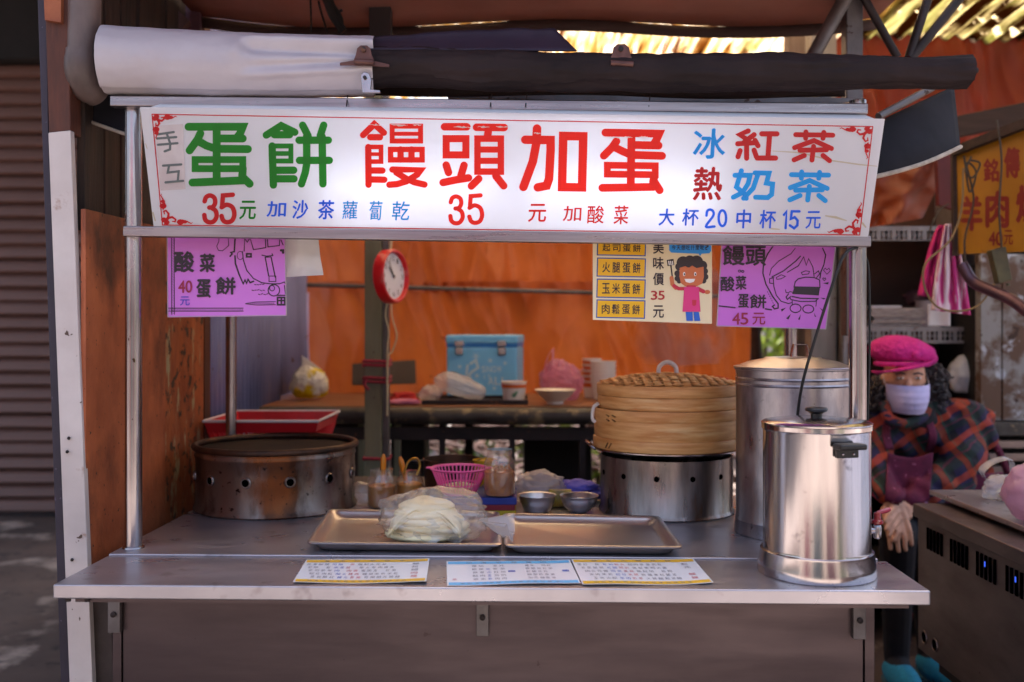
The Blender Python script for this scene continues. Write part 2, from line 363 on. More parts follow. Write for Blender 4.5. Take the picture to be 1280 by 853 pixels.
MB().tube([P(107, -60, 2.31), P(105, 70, 2.31)], .036, 24).build('pipe', PVC, pv)
MB().tube(curve([P(105, 64, 2.31), P(104, 86, 2.31), P(109, 104, 2.33), P(122, 114, 2.36)], 6), [.0395]*3 + [.041]*13 + [.039]*3, 24).build('elbow', PVC, pv)
br = thing('roof_beam', 'mauve painted beam sloping behind the white vinyl roll', 'beam', P(220, 20, 3.0))
MB().bar(P(120, -55, 3.0), P(225, 42, 3.05), .05, .09).build('beam', M('mauve_paint', '#5d4043', '#49302f', scale=6, rough=.6, bump=.08), br)
MB().prism([P(165, -40, 3.1), P(250, -40, 3.1), P(250, 120, 3.1), P(165, 120, 3.1)], (0, .02, 0)).build('gusset_board', M('purple_board', '#6b4855', '#553642', scale=5, rough=.6, c4='#b9a9a9', s4=9, t4=.68), br)

# ---- corrugated sheets
def corr(o, ux, uy, wd, ht, pitch, amp, nrm, dent=.0, per=6):
    o = Vector(o); ux = Vector(ux).normalized(); uy = Vector(uy).normalized(); nn = Vector(nrm).normalized()
    n = max(4, int(wd / pitch * per))
    return MB().grid(lambda u, v: o + ux*u*wd + uy*v*ht + nn*(amp*math.sin(u*wd/pitch*2*math.pi) + dent*nz((u*wd*2, v*ht*2, o.x+o.y), 1.3)), n, 6)
BLUEC = M('blue_grey_sheet', '#9296c4', '#7a7ea8', scale=3, stretch=(1,1,.4), rough=.55, metal=.2, bump=.05, c3='#a9a3ae', s3=5, t3=.58, w3=.12, c4='#6a4535', s4=14, t4=.7)
LITEC = M('pale_translucent_sheet', '#e3ddec', '#cfc6dd', scale=3, rough=.5, trans=.6)
for i, (Y0, wd) in enumerate(((3.27, .50), (3.76, .50), (4.25, .55))):
    o = corr((-1.0 + .004*i, Y0, .93 + .05*i), (0,1,0), (0,0,1), wd, 2.2, .05, .013, (1,0,0), .012).build('corrugated_wall_sheet', BLUEC, None, 60, solid=.0015)
    tag(o, ['blue-grey corrugated wall sheet next to the orange plywood', 'blue-grey corrugated wall sheet behind the thin steel rear pole', 'blue-grey corrugated wall sheet in the far corner by the yellow bag'][i], 'wall sheet', 'corrugated side wall')
for i, (x0, x1) in enumerate(((214, 305), (303, 400))):
    a = P(x0, 330, 5.15); b = P(x1, 330, 5.15)
    o = corr((a.x, 5.15 + .006*i, .6), (1,0,0), (0,0,1), b.x - a.x, 2.7, .036, .006, (0,-1,0)).build('pale_wall_sheet', LITEC, None, 60, solid=.002)
    tag(o, ['pale lilac corrugated sheet glowing above the white roll', 'bright white corrugated sheet beside the orange tarpaulin'][i], 'wall sheet', 'pale corrugated sheets')
# roof: fibreglass sheets that let the light through
FIB = M('stained_fibreglass', '#f0e8da', '#b89a68', scale=14, stretch=(2,.12,1), rough=.5, trans=.88, c3='#7a5228', s3=12, t3=.57, w3=.06, c4='#b5b088', s4=3, t4=.62, w4=.1, lo=.4, hi=.6)
FIBD = M('leaf_strewn_fibreglass', '#dccfae', '#8c8c58', scale=12, stretch=(2,.15,1), rough=.5, trans=.88, c3='#4a3018', s3=11, t3=.46, w3=.12, c4='#e8dcc0', s4=9, t4=.58, w4=.06)
roofs = [(-1.35, 'over the far left corner'), (-.6, 'above the dark purple flap'), (.15, 'behind the middle of the dark roll'), (.9, 'above the grey strut at the right'), (1.65, 'at the top right corner, strewn with leaves'), (2.4, 'beyond the right edge of the stall')]
for i, (x, where) in enumerate(roofs):
    z0, z1 = 2.86 + .01*(i % 2), 2.64 + .01*(i % 2)
    o = corr((x, 2.75, z0), (1,0,0), (0, 3.0, z1 - z0), .8, 3.0, .075, .013, (0,0,1), .004, 8).build('roof_sheet', FIBD if i >= 4 else FIB, None, 60, solid=.002)
    tag(o, 'translucent corrugated roof sheet ' + where, 'roof sheet', 'corrugated roof sheets')
BEAMW = M('purlin_timber', '#3a2620', '#26170f', scale=6, stretch=(.6,6,6), rough=.8, bump=.15)
for nm, Y, z, lab in (('purlin', 5.05, 2.62, 'dark timber purlin at the back under the roof sheets'), ('purlin', 3.5, 2.74, 'dark timber purlin in the middle under the roof sheets')):
    tag(MB().bar((-1.4, Y, z), (3.2, Y, z + .01), .06, .07).build(nm, BEAMW, None, bevel=.004), lab, 'purlin')
AWN = M('brown_awning_cloth', '#b08478', '#9c7064', scale=2, rough=.75, bump=.04, bscale=40, c3='#9c7468', s3=1.3, t3=.6, w3=.2, trans=.3)
def awn(u, v):
    x = -1.0 + 2.15*u; Y = 2.02 + 1.12*v  # front length out of view is added to shade the rolls from the sun
    return Vector((x, Y, 2.335 - .035*math.sin(math.pi*u*1.0) * v - .02*math.sin(9*u)*v*v - .03*v))
o = MB().grid(awn, 30, 10).build('awning', AWN, None, 60, solid=.004); tag(o, 'brown cloth awning stretched overhead behind the dark roll', 'awning')
MB().grid(lambda u, v: Vector((-1.0 + 2.15*u, 3.142 + .006*math.sin(20*u), 2.303 - .035*math.sin(math.pi*u) - .02*math.sin(9*u) - .035*v)), 30, 2).build('hem', M('awning_hem', '#3c2722', rough=.8), o, 60, solid=.006)

# ---- orange tarpaulin walls
TARP = M('orange_tarpaulin', '#c4662c', '#ad5220', scale=2.2, rough=.42, bump=.05, bscale=8, trans=.36, c3='#8a4018', s3=1.6, t3=.6, w3=.25, c4='#5e260e', s4=13, t4=.7)
TARPR = M('red_orange_tarpaulin', '#862a0e', '#6e200a', scale=2.5, rough=.5, bump=.05, bscale=8, trans=.25)
def tarp(x0, x1, y0, y1, Y, seed, fold=.03, droop=0):
    a = P(x0, y0, Y); b = P(x1, y1, Y)
    def fn(u, v):
        x = a.x + (b.x - a.x)*u; z = a.z + (b.z - a.z)*v
        d = fold*(.7*math.sin(5.2*x + seed) + .4*math.sin(17*x + 2*nz((x*2, z, seed))) * (.3 + .7*v)) + .05*nz((x*3, z*1.1, seed*3.1), 1.2, 3)
        d += .012*math.sin(42*x + 5*nz((x, z*.5, seed)))*(v if v > .15 else .15)
        d += .10*abs(noise.noise(Vector((x*4.5 + .8*nz((x, z, seed)), z*1.0 + x*.6, seed)))) + .05*abs(noise.noise(Vector((x*9 + z*2.5, z*2.2, seed+5))))
        return Vector((x, Y + d, z + droop*math.sin(math.pi*u)))
    return MB().grid(fn, 240, 60)
tag(tarp(372, 960, 150, 366, 4.98, 1.0).build('tarpaulin', TARP, None, 80), 'orange tarpaulin hung above the horizontal pipe at the back', 'tarpaulin', 'orange tarpaulins at the back')
tag(tarp(384, 938, 352, 500, 4.93, 4.2, .035).build('tarpaulin', TARP, None, 80), 'lower orange tarpaulin hung below the horizontal pipe at the back', 'tarpaulin', 'orange tarpaulins at the back')
tag(tarp(1040, 1460, 20, 310, 4.75, 7.7, .03).build('tarpaulin', TARPR, None, 80), 'red-orange tarpaulin glowing at the upper right', 'tarpaulin')
hp = MB().tube([P(374, 356, 4.78), P(560, 361, 4.78), P(960, 372, 4.78)], .011, 12).build('hanging_pipe', GREYMETAL)
tag(hp, 'thin grey horizontal pipe in front of the orange tarpaulin', 'pipe')
tag(MB().tube([P(377, 354, 4.76), P(377, 420, 4.76), P(368, 470, 4.72)], .012, 10).build('pipe_support', DARKMETAL), 'dark upright support at the left end of the horizontal pipe', 'pipe')
# ================================================================ THE CART
E1 = Vector((.9996, -.0278, 0)); E2 = Vector((.0278, .9996, 0)); O0 = Vector((-.931, 2.022, 0))
def cb(u, v, z): return O0 + E1*u + E2*v + Vector((0, 0, z))
tfc = lambda q: cb(q.x, q.y, q.z)
TOP = .8
cart = thing('food_cart', 'stainless steel street food cart with wide counter and four poles', 'food cart', cb(.88, .6, 0))
MB().box(0, 1.745, .256, 1.10, .772, TOP, tfc).build('counter_top', STEELTOP, cart, bevel=.003)
fl = MB().box(-.002, 1.762, 0, .253, .766, .7955, tfc).build('folding_shelf', STEELTOP, cart, bevel=.0035, seg=3)
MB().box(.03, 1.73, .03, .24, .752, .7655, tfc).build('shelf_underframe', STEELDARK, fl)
for u0 in (.02, .06):
    MB().tube([cb(u0, .02, .7655), cb(u0, .02, .756)], .006, 8).build('bolt', DARKMETAL, fl)
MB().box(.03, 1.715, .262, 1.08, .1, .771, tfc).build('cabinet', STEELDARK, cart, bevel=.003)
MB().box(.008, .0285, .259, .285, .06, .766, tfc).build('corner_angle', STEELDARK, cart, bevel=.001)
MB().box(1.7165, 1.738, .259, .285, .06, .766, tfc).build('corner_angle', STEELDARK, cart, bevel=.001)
for u in (.018, .858, 1.70):
    b = MB().box(u - .014, u + .014, .243, .2585, .622, .751, tfc).build('hinge_bracket', GREYMETAL, cart, bevel=.0015)
    q = cb(u, .2405, .665); MB().lathe([(0, -.004), (.0065, -.003), (.0065, .002), (0, .004)], q, 12, ax=(0, -1, 0)).build('screw', DARKMETAL, b)
for u, v in ((.12, .36), (1.62, .36), (.12, .98), (1.62, .98)):
    c = MB().lathe([(0, -.016), (.04, -.016), (.05, -.012), (.05, .012), (.04, .016), (0, .016)], cb(u, v, .05), 20, ax=(1, 0, 0)).build('caster_wheel', RUBBER, cart)
LP = P(167, 685, 2.339); RP = P(1072, 693, 2.292)
PZ = 1.86
for q, z1, r in (((LP.x, LP.y), PZ, .0195), ((RP.x, RP.y), PZ - .02, .0195), ((-.868, 3.075), 1.98, .0165), ((.85, 3.03), 1.98, .0165)):
    o = MB().tube([(q[0], q[1], TOP), (q[0], q[1], z1)], r, 28).build('pole', STEELPOLE, cart)
    MB().lathe([(r + .0005, 0), (r + .006, .0005), (r + .005, .004), (r + .0005, .005)], (q[0], q[1], TOP), 28).build('weld_collar', STEELPOLE, o)
MB().bar(P(156, 289.7, 2.315), P(1087, 302.5, 2.262), .026, .0245).build('lower_rail', STEEL, cart, bevel=.003)
MB().bar(P(140, 127.5, 2.31), P(1083, 137.5, 2.262), .026, .025).build('upper_rail', STEEL, cart, bevel=.003)
MB().bar((-.868, 3.075, 1.98), (.85, 3.03, 1.98), .024, .024).build('rear_rail', STEEL, cart, bevel=.003)
MB().bar((LP.x, LP.y + .02, PZ - .01), (-.868, 3.06, 1.97), .024, .024).build('side_rail', STEEL, cart, bevel=.003)
MB().bar((RP.x, RP.y + .02, PZ - .03), (.85, 3.02, 1.97), .024, .024).build('side_rail', STEEL, cart, bevel=.003)

# ---------------------------------------------------------------- sign board
SP = Plane(P(175, 134, 2.215), P(192, 283, 2.303), P(1085, 297, 2.25))
sg = thing('sign_board', 'long white lit sign with green, red and blue hand lettering over the cart', 'sign', SP.at(640, 300))
mb = MB(); cs = [SP.at(175, 134), SP.at(1106, 149), SP.at(1085, 297), SP.at(192, 283)]
pan = mb.prism(cs, -SP.n * .004).build('panel', SIGNW, sg)
cs2 = [c - SP.n * .0045 for c in cs]
WB = M('lightbox_inside', '#e8e6e8', rough=.6)
bx = MB(); cc = sum(cs2, Vector()) / 4
ins = [c + (cc - c) * .018 for c in cs2]; back = [c - SP.n * .085 for c in ins]
for i in range(4):
    j = (i + 1) % 4; bx.prism([ins[i], ins[j], back[j], back[i]], (cc - (ins[i] + ins[j]) / 2).normalized() * .003)
bx.prism([c - SP.n * .0015 for c in back], -SP.n * .002); bx.build('lightbox', WB, sg)
TUBE = bpy.data.materials.new('fluorescent_tube'); TUBE.use_nodes = True
e = TUBE.node_tree.nodes['Principled BSDF']; e.inputs['Emission Color'].default_value = (.86, .95, 1, 1); e.inputs['Emission Strength'].default_value = 3.6
for (xa, ya), (xb, yb) in (((400, 232), (620, 235)), ((660, 236), (900, 240))):
    MB().tube([SP.at(xa, ya) - SP.n * .06, SP.at(xb, yb) - SP.n * .06], .012, 12).build('fluorescent_tube', TUBE, sg)

ZA = lambda p: (p[0] / 5.12 + 180, p[1] / 5.12 + 130)
ZB = lambda p: (p[0] / 5.12 + 430, p[1] / 5.12 + 130)
ZC = lambda p: (p[0] / 5.12 + 640, p[1] / 5.12 + 130)
ZD = lambda p: (p[0] / 4.923 + 850, p[1] / 4.923 + 130)
def bx4(x0, y0, x1, y1, dy=0): return [(x0, y0), (x1, y0 + dy), (x1, y1 + dy), (x0, y1), (x0, y0)]
def char(strokes, wz, tf, sc, mat, label=None, nm='character'):
    mb = MB()
    for i, s in enumerate(strokes):
        s, ww = s if isinstance(s, tuple) else (s, wz * 1.06)
        stroke(mb, SP, s, ww / sc, .0004 + .00012 * i, tf)
    o = mb.build(nm, mat, pan, 0)
    if label: o['label'] = label
    return o
egg = [[(285,147),(632,147),(615,190),(592,222)], [(465,150),(465,498)], [(480,222),(632,222)], [(360,190),(345,225),(292,298)],
       [(355,243),(400,268),(460,288),(665,290)], (bx4(327,357,632,415), 44), [(310,504),(640,490)], [(630,468),(676,512)], [(632,415),(628,470)]]
char(egg, 48, ZA, 5.12, GREEN)
char([[(783,200),(878,140),(965,182)], [(835,198),(932,198)], (bx4(820,270,940,366), 32), ([(820,318),(940,318)], 30), [(820,270),(828,520)], [(828,425),(958,425)], [(828,480),(960,480)],
      [(1015,137),(1050,205)], [(1150,137),(1128,205)], [(992,233),(1180,233)], [(995,362),(1186,362)], [(1040,210),(1042,380),(1032,440),(1008,513)], [(1140,210),(1145,513)]], 45, ZA, 5.12, GREEN)
char([[(122,200),(194,130),(255,185)], [(168,214),(230,214)], (bx4(155,276,237,370), 30), ([(155,322),(237,322)], 24), [(155,277),(157,518)], [(157,427),(246,427)], [(157,484),(258,486)],
      (bx4(308,143,490,238), 32), ([(308,192),(490,192)], 26), (bx4(298,292,500,359), 35), [(362,292),(362,357)], [(432,292),(432,357)],
      [(310,421),(494,423),(470,452),(400,496),(340,514),(290,518)], [(335,440),(400,480),(450,502),(515,517)]], 39, ZB, 5.12, RED)
char([[(643,147),(786,147)], (bx4(654,223,780,327), 46), [(654,392),(669,440)], [(768,394),(748,462)], [(634,504),(720,486),(797,474)],
      [(848,150),(1025,152)], [(925,165),(918,215)], (bx4(854,223,1004,434), 42), ([(854,293),(1004,293)], 40), ([(854,365),(1004,365)], 40), [(862,480),(815,526)], [(972,462),(1022,525)]], 46, ZB, 5.12, RED)
char([[(85,230),(247,232),(247,300),(237,480),(222,524),(165,535)], [(160,158),(156,250),(133,370),(73,532)], [(328,206),(456,208),(448,535),(320,533),(328,206)]], 52, ZC, 5.12, RED)
char([[(598,184),(942,191),(924,232),(905,262)], [(765,190),(760,520)], [(790,264),(938,267)], [(668,240),(640,280),(588,332)], [(655,277),(700,300),(760,327),(960,333)],
      (bx4(610,393,917,450,4), 44), [(578,538),(905,532)], [(906,492),(945,553)], [(914,455),(903,500)]], 48, ZC, 5.12, RED)
char([[(420,167),(368,190),(412,218)], [(456,190),(395,236)], [(355,246),(455,240)], [(410,240),(410,335)], [(370,288),(357,326)], [(456,285),(470,325)], [(462,225),(480,258)],
      [(503,185),(597,185)], [(552,185),(541,330)], [(475,334),(588,334)]], 30, ZD, 4.923, DRED)
def tea(dx, dy): return [[(712+dx,190+dy),(940+dx,193+dy)], [(775+dx,173+dy),(773+dx,212+dy)], [(885+dx,176+dy),(880+dx,212+dy)], [(705+dx,270+dy),(825+dx,226+dy),(932+dx,275+dy)],
      [(738+dx,286+dy),(902+dx,283+dy)], [(822+dx,262+dy),(812+dx,346+dy)], [(765+dx,318+dy),(702+dx,345+dy)], [(880+dx,318+dy),(920+dx,350+dy)]]
char(tea(0, 0), 29, ZD, 4.923, DRED); char(tea(-26, 246), 29, ZD, 4.923, CYAN)
char([[(378,412),(347,512),(395,552),(408,582)], [(338,440),(432,440),(420,490),(385,546),(328,575)], [(462,425),(548,427),(532,488),(570,494),(564,558),(540,577),(465,575)], [(482,427),(450,520),(392,582)]], 29, ZD, 4.923, CYAN)
d3 = [[(388,624),(398,597),(424,587),(450,602),(455,635),(440,660),(418,664)], [(428,663),(458,685),(464,722),(445,753),(415,758),(392,742),(386,712)]]
d5 = [[(568,582),(505,587),(500,655)], [(497,662),(530,646),(565,662),(578,705),(565,745),(535,758),(508,748),(496,718)]]
smo = lambda S: [[tuple(q[:2]) for q in curve([(*p, 0) for p in s], 5)] if len(s) > 3 else s for s in S]
d3 = smo(d3); d5 = smo(d5)
char(d3 + d5, 28, ZA, 5.12, DRED, nm='price')
sh2 = lambda s, dx, dy: [[(x + dx, y + dy) for x, y in q] for q in s]
char(sh2(d3, 295, 6) + sh2(d5, 306, 4), 26, ZB, 5.12, RED, nm='price')
ov = lambda cx, cy, rx, ry, n=16: [(cx + rx*math.cos(2*math.pi*k/n), cy + ry*math.sin(2*math.pi*k/n)) for k in range(n + 1)]
char(smo([[(163,688),(168,660),(186,651),(204,662),(204,690),(160,755),(212,755)], ov(261,704,23,48)]), 15, ZD, 4.923, BLUE, nm='price')
char([[(640,683),(656,662),(650,765)], [(735,662),(688,662),(682,708),(706,698),(724,718),(722,748),(702,766),(676,748)]], 15, ZD, 4.923, BLUE, nm='price')
# taped-on note with two grey characters
mb = MB(); fillpoly(mb, SP, [ZA(p) for p in ((72,140),(250,128),(265,545),(105,555))], .0009)
note = mb.build('taped_note', M('aged_tape_paper', '#d9d0d2', '#c6b9bb', scale=9, rough=.4, trans=.3, c3='#a18f80', s3=7, t3=.66, w3=.1), pan, 0); note['label'] = 'taped paper note with two grey characters'
mb = MB()
for i, s in enumerate(([(85,196),(190,181)], [(84,222),(206,213)], [(90,262),(214,252)], [(145,188),(168,255),(166,292),(132,304)],
          [(122,396),(238,388)], [(160,396),(152,440),(222,432),(216,494)], [(138,503),(250,493)])): stroke(mb, SP, s, 15 / 5.12, .0013 + .0001*i, ZA)
mb.build('character', GREYV, note, 0)
def brush(s, rects, mat, bold=.012, skew=.06):
    for ch, r in zip(s, rects):
        mb = MB(); put_glyph(mb, SP, ch, r, bold, .0006, skew); mb.build('character', mat, pan, 0)
rz = lambda tf, *r: [(*tf(q[:2]), *tf(q[2:])) for q in r]
brush('元', rz(ZA, (610,622,712,738)), GREEN, .025)
brush('加沙茶', rz(ZA, (785,625,905,722), (948,618,1045,735), (1112,618,1212,738)), BLUE, .025)
brush('蘿蔔乾', rz(ZB, (-12,622,82,738), (158,622,240,745), (305,625,415,745)), CYAN, .008)
brush('元', rz(ZB, (1178,642,1290,755)), RED, .02)
brush('加酸菜', rz(ZC, (325,655,440,750), (480,652,585,765), (650,652,740,770)), RED, .015)
brush('大杯', rz(ZC, (938,672,1035,778), (1088,672,1190,778)), BLUE, .025)
brush('中杯', rz(ZD, (345,652,432,765), (488,655,585,765)), BLUE, .025)
brush('元', rz(ZD, (772,662,862,768)), BLUE, .015)
brush('冰', rz(ZD, (80,155,272,335)), CYAN, .03); brush('熱', rz(ZD, (80,392,250,590)), DRED, .03)
# red border line and corner scrolls
mb = MB()
bl = [(190,143), (1091,158.5), (1074.5,294), (203,281.5)]
for i in range(4): stroke(mb, SP, [bl[i], bl[(i+1) % 4]], 1.3, .0004 + .0001*i)
def scroll(o, ex, ey, k):
    "leafy scroll from corner o, arms along ex and ey"
    o = Vector(o); ex = Vector(ex); ey = Vector(ey)
    def arm(a, b, n):
        pts = [(0,3),(5,4.5),(9,8.5),(14,9.5),(18,6.5),(17,3.5),(13.5,4)]
        stroke(mb, SP, [tuple(o + a*p + b*q) for p, q in pts], 2.6, .0009 + .0001*n, taper=[.6,1,1.2,1,.8,.7,.5])
        for j, (px, py, rr) in enumerate(((6,2.5,3.6),(24,3.2,4.4),(30,3.6,2.8))):
            disc(mb, SP, *(o + a*px + b*py), rr, rr*.8, .0012 + .0001*(n*4+j), 12)
        stroke(mb, SP, [tuple(o + a*p + b*q) for p, q in [(20,3),(27,5.5),(33,4),(38,1.5),(40,3)]], 1.8, .0016 + .0001*n, taper=[1,1.2,.9,.6,.3])
    for n, (a, b) in enumerate(((ex, ey), (ey, ex))): arm(a * k, b * k, n)
scroll((191,144), (1,.015), (.09,1), .75); scroll((1090,159), (-1,-.015), (-.1,1), 1.0); scroll((1074,293), (-1,-.015), (.12,-1), 1.0); scroll((203,280.5), (1,.015), (-.1,-1), .95)
mb.build('border', DRED, pan, 0)
mb = MB()
for k, (y0, segs) in enumerate(((156.0, [(461,477),(488,510),(516,527)]), (158.5, [(567,590),(597,612),(620,636)]), (166.5, [(667,676)]), (171.5, [(757,775),(779,791),(799,812)]))):
    for j, (a, b) in enumerate(segs):
        n = 9; up = []; dn = []
        for i in range(n + 1):
            x = a + (b-a)*i/n; m_ = y0 + (x - a)*.05 + random.uniform(-.5,.5); h = random.uniform(.3, 1.4) * math.sin(math.pi*(i+.5)/(n+1))
            up.append((x, m_ - h)); dn.append((x, m_ + h))
        fillpoly(mb, SP, up + dn[::-1], .0024 + .0001*j)
mb.build('scuff', SCUFF, pan, 0)
STN = vinyl('rust_stain', '#cbbfa6')
for pts, w_ in (([(966,189),(1000,191),(1040,201),(1075,206),(1096,208)], 1.6), ([(1032,270),(1045,272),(1058,276)], 3), ([(964,286),(974,287)], 4), ([(1078,279),(1082,284)], 5), ([(191,266),(194,276)], 4), ([(182,180),(184,186)], 2)):
    mb = MB(); stroke(mb, SP, pts, w_, .0003, taper=[.5] + [1]*(len(pts)-2) + [.4]); mb.build('stain', STN, pan, 0)
for x in (434, 614, 658, 812):
    tag(MB().tube(curve([P(x+1, 118, 2.295), P(x, 124, 2.285), P(x-1, 133, 2.262)], 4), .0014, 6).build('tie_wire', DARKMETAL), {434: 'leftmost', 614: 'second', 658: 'third', 812: 'rightmost'}[x] + ' thin black wire tying the dark roll above the sign', 'wire', 'tie wires over the sign')

# ---------------------------------------------------------------- rolled blinds on top
def roll(pts, rs, n=36, wob=.0, spiral=2.2):
    return pts
wr = thing('white_vinyl_roll', 'thick roll of creased white vinyl on the left of the sign', 'vinyl roll', P(300, 76, 2.33))
ya, yb = P(133, 76, 2.31), P(468, 84, 2.30)
def wfn(u, v):
    a = 2*math.pi*v; c = ya.lerp(yb, u); c.z -= .004*math.sin(math.pi*u)
    r = .079 - .010*u
    k = 1 + .02*math.sin(2*a + 1) + .012*nz((u*4, math.cos(a), math.sin(a)), 1.5)
    # folds where the clip pinches the right end
    k += .035*abs(noise.noise(Vector((u*6, math.cos(a)*1.6, math.sin(a)*1.6)))) + .02*abs(noise.noise(Vector((u*16, math.cos(a)*3, math.sin(a)*3)))) + .05*(((a - 4.2) % (2*math.pi))/(2*math.pi)) - .02
    pin = max(0, min(1, (u - .50)/.07)); pin = pin*pin*(3 - 2*pin)
    ac = math.pi - .35 + .15*(u - .5)
    k -= .30*pin*math.exp(-((a - ac)/.22)**2)*(.6 + .8*(u - .5)) - .10*pin*math.exp(-((a - ac + .36)/.15)**2)
    ab = math.pi + .28 - .5*(u - .5)
    k -= .34*pin*(u - .45)*1.6*math.exp(-((a - ab)/.12)**2) - .10*pin*math.exp(-((a - ab - .26)/.11)**2)
    k += .09*math.exp(-((u - .50)/.025)**2)*math.exp(-((a - math.pi + .2)/.3)**2)
    k -= .06*max(0, u - .7)*math.exp(-((a - math.pi - .8 + u)/.12)**2)*4
    return c + Vector((0, math.cos(a)*-1*r*k*-1, 0)) * 1 + Vector((-.006*math.cos(a), 0, math.sin(a)*r*k)) * 1
def wfn2(u, v):
    p = wfn(u, v); return p
mb = MB(); mb.grid(wfn2, 150, 108)
for j in (0, 150):
    ring = [wfn2(j/150, k/72) for k in range(72)]; c = sum(ring, Vector())/72
    mb.add([c + (q - c)*.9 + Vector((.004 if j == 0 else -.004, 0, 0)) for q in ring], [tuple(range(72))])
wsheet = mb.build('rolled_sheet', WHITEV, wr, 70)
mb = MB()
for s in range(3):
    rr = .066 - .015*s
    mb.tube([ya + Vector((-.003, rr*math.cos(a), rr*math.sin(a))) for a in [2*math.pi*k/40 for k in range(41)]], .0018, 6, False)
mb.build('inner_turn', DARKV, wsheet)
dr = thing('dark_vinyl_roll', 'long dark brown rolled vinyl blind lying above the sign', 'vinyl roll', P(830, 88, 2.3))
da, db = P(452, 86, 2.285), P(1210, 91, 2.20)
def dfn(u, v):
    a = 2*math.pi*v; c = da.lerp(db, u)
    c.z += -.006*math.sin(math.pi*u) + .003*nz((u*6, 2, 3))
    c.z += .007*nz((u*5, 4, 9)); r = .048 - .012*u + .006*nz((u*5, 8, 1))
    ca, sa = math.cos(a), math.sin(a)
    k = 1 + .07*math.sin(a*2 + 1.2 + u) + .06*nz((u*9, ca*1.2, sa*1.2), 1.3, 3)
    k += .16*abs(noise.noise(Vector((u*7, ca*2.2, sa*2.2)))) + .10*abs(noise.noise(Vector((u*26, ca*3 + u*8, sa*3)))) - .06
    k += .13*(((a - 3.9 + .5*nz((u*4, 0, 5))) % (2*math.pi))/(2*math.pi))
    return c + Vector((0, math.cos(a)*r*k, math.sin(a)*r*k))
mb = MB(); mb.grid(dfn, 260, 72)
for j in (0, 1): mb.add([dfn(j, k/72) for k in range(72)], [tuple(range(72))])
mb.build('rolled_sheet', DARKV, dr, 70)
MB().grid(lambda u, v: P(466 + 590*u, 100 + 4*u + (19 + 2*math.sin(11*u))*v, 2.345 - .05*u + .006*math.sin(17*u + 3*v)), 60, 4).build('hanging_flap', DARKV, dr, 60, solid=.002)
MB().tube([dfn(1, .2).lerp(dfn(1, .7), .5), P(1222, 88, 2.2)], .006, 10).build('core_rod', DARKMETAL, dr)
def ffn(u, v):
    x = 458 + 235*u + 28*v*u; y = (48 - 12*u) * (1-v) + (62 + 2*u) * v
    return P(x, y - 3*math.sin(math.pi*u)*(1-v) + 1.5*nz((u*7, v, 4))*(1-v), 2.29 - .05*v + .012*math.sin(3*v))
MB().grid(ffn, 40, 8).build('loose_flap', PURPV, dr, 60, solid=.003)
def clip(x, y, Y, sx, label, mat):
    t = thing('bulldog_clip', label, 'clip', P(x, y, Y))
    q = lambda a, b, c=0: P(x + a*sx, y + b*sx, Y + c)
    mb = MB(); mb.prism([q(-42,9), q(-18,5), q(-14,-6), q(-12,-16), q(-6,-21), q(5,-21), q(11,-16), q(13,-6), q(18,6), q(44,12), q(44,17), q(0,14), q(-42,14)], (0, .0025, 0)); mb.build('jaw', mat, t, bevel=.0008)
    mb = MB(); mb.tube([q(-16,7,-.006), q(17,9,-.006)], .0065, 10); mb.build('spring_roll', mat, t)
    mb = MB(); mb.lathe([(0,-.003),(.006,-.002),(.006,.002),(0,.003)], q(-1,-14,-.003), 12, ax=(0,1,0)); mb.build('rivet', DARKMETAL, t)
    return t
RUSTC = M('rusty_clip', '#6b4a44', '#4a2f2b', scale=20, rough=.5, metal=.6)
clip(455, 72, 2.215, .72, 'rusty bulldog clip where the white and dark rolls meet', RUSTC)
clip(777, 73, 2.205, .85, 'rusty bulldog clip near the middle of the dark roll', RUSTC)
sc_ = thing('toggle_clamp', 'small shiny silver clamp under the end of the dark roll', 'clamp', P(458, 103, 2.21))
MB().prism([P(451,94,2.215), P(455,90,2.215), P(461,92,2.215), P(464,100,2.215), P(463,112,2.215), P(475,113,2.215), P(475,116,2.215), P(453,116,2.215)], (0,.01,0)).build('body', STEELPOLE, sc_, bevel=.001)
MB().lathe([(0,-.003),(.004,-.003),(.004,.003),(0,.003)], P(456,97,2.212), 10, ax=(0,1,0)).build('pin', DARKMETAL, sc_)
# roof truss bits between roll and sign at the right
tr = thing('tie_beam', 'grey galvanised roof tie beam between dark roll and sign', 'beam', P(960, 125, 2.55))
MB().bar(P(560, 118, 2.5), P(1078, 131, 2.5), .03, .025).build('chord', GREYMETAL, tr, bevel=.002)
for a, b in (((985,118),(1010,105)), ((1020,128),(1055,106)), ((960,122),(940,108)), ((900,120),(930,106))): MB().bar(P(*a, 2.52), P(*b, 2.56), .016, .016).build('brace', GREYMETAL, tr)
MB().bar(P(1070, 130, 2.54), P(1070, 100, 2.54), .02, .02).build('brace', GREYMETAL, tr)

# ---------------------------------------------------------------- side flaps of dark tarpaulin
FLAPM = M('grey_black_flap', '#25252c', '#1a1a20', scale=6, rough=.8, spec=.15, bump=.06, bscale=20, c3='#3c414c', s3=3, t3=.58, w3=.15)
HEM = M('frayed_hem', '#b3a79b', '#8f8378', scale=30, rough=.8)
def sheet4(a, b, c, d, bulge, n=16):
    a, b, c, d = map(Vector, (a, b, c, d))
    return lambda u, v: (a.lerp(b, u)).lerp(d.lerp(c, u), v) + Vector(bulge)*math.sin(math.pi*u)*math.sin(math.pi*v*.8)
t = thing('dark_flap', 'dark grey tarpaulin flap with pale hem, right end of the sign', 'tarpaulin', P(1150, 150, 2.4))
fn = sheet4(P(1085,158,2.42), P(1192,108,2.62), P(1200,184,2.55), P(1072,226,2.36), (.0,-.05,-.02))
MB().grid(fn, 16, 14).build('cloth', FLAPM, t, 70, solid=.003)
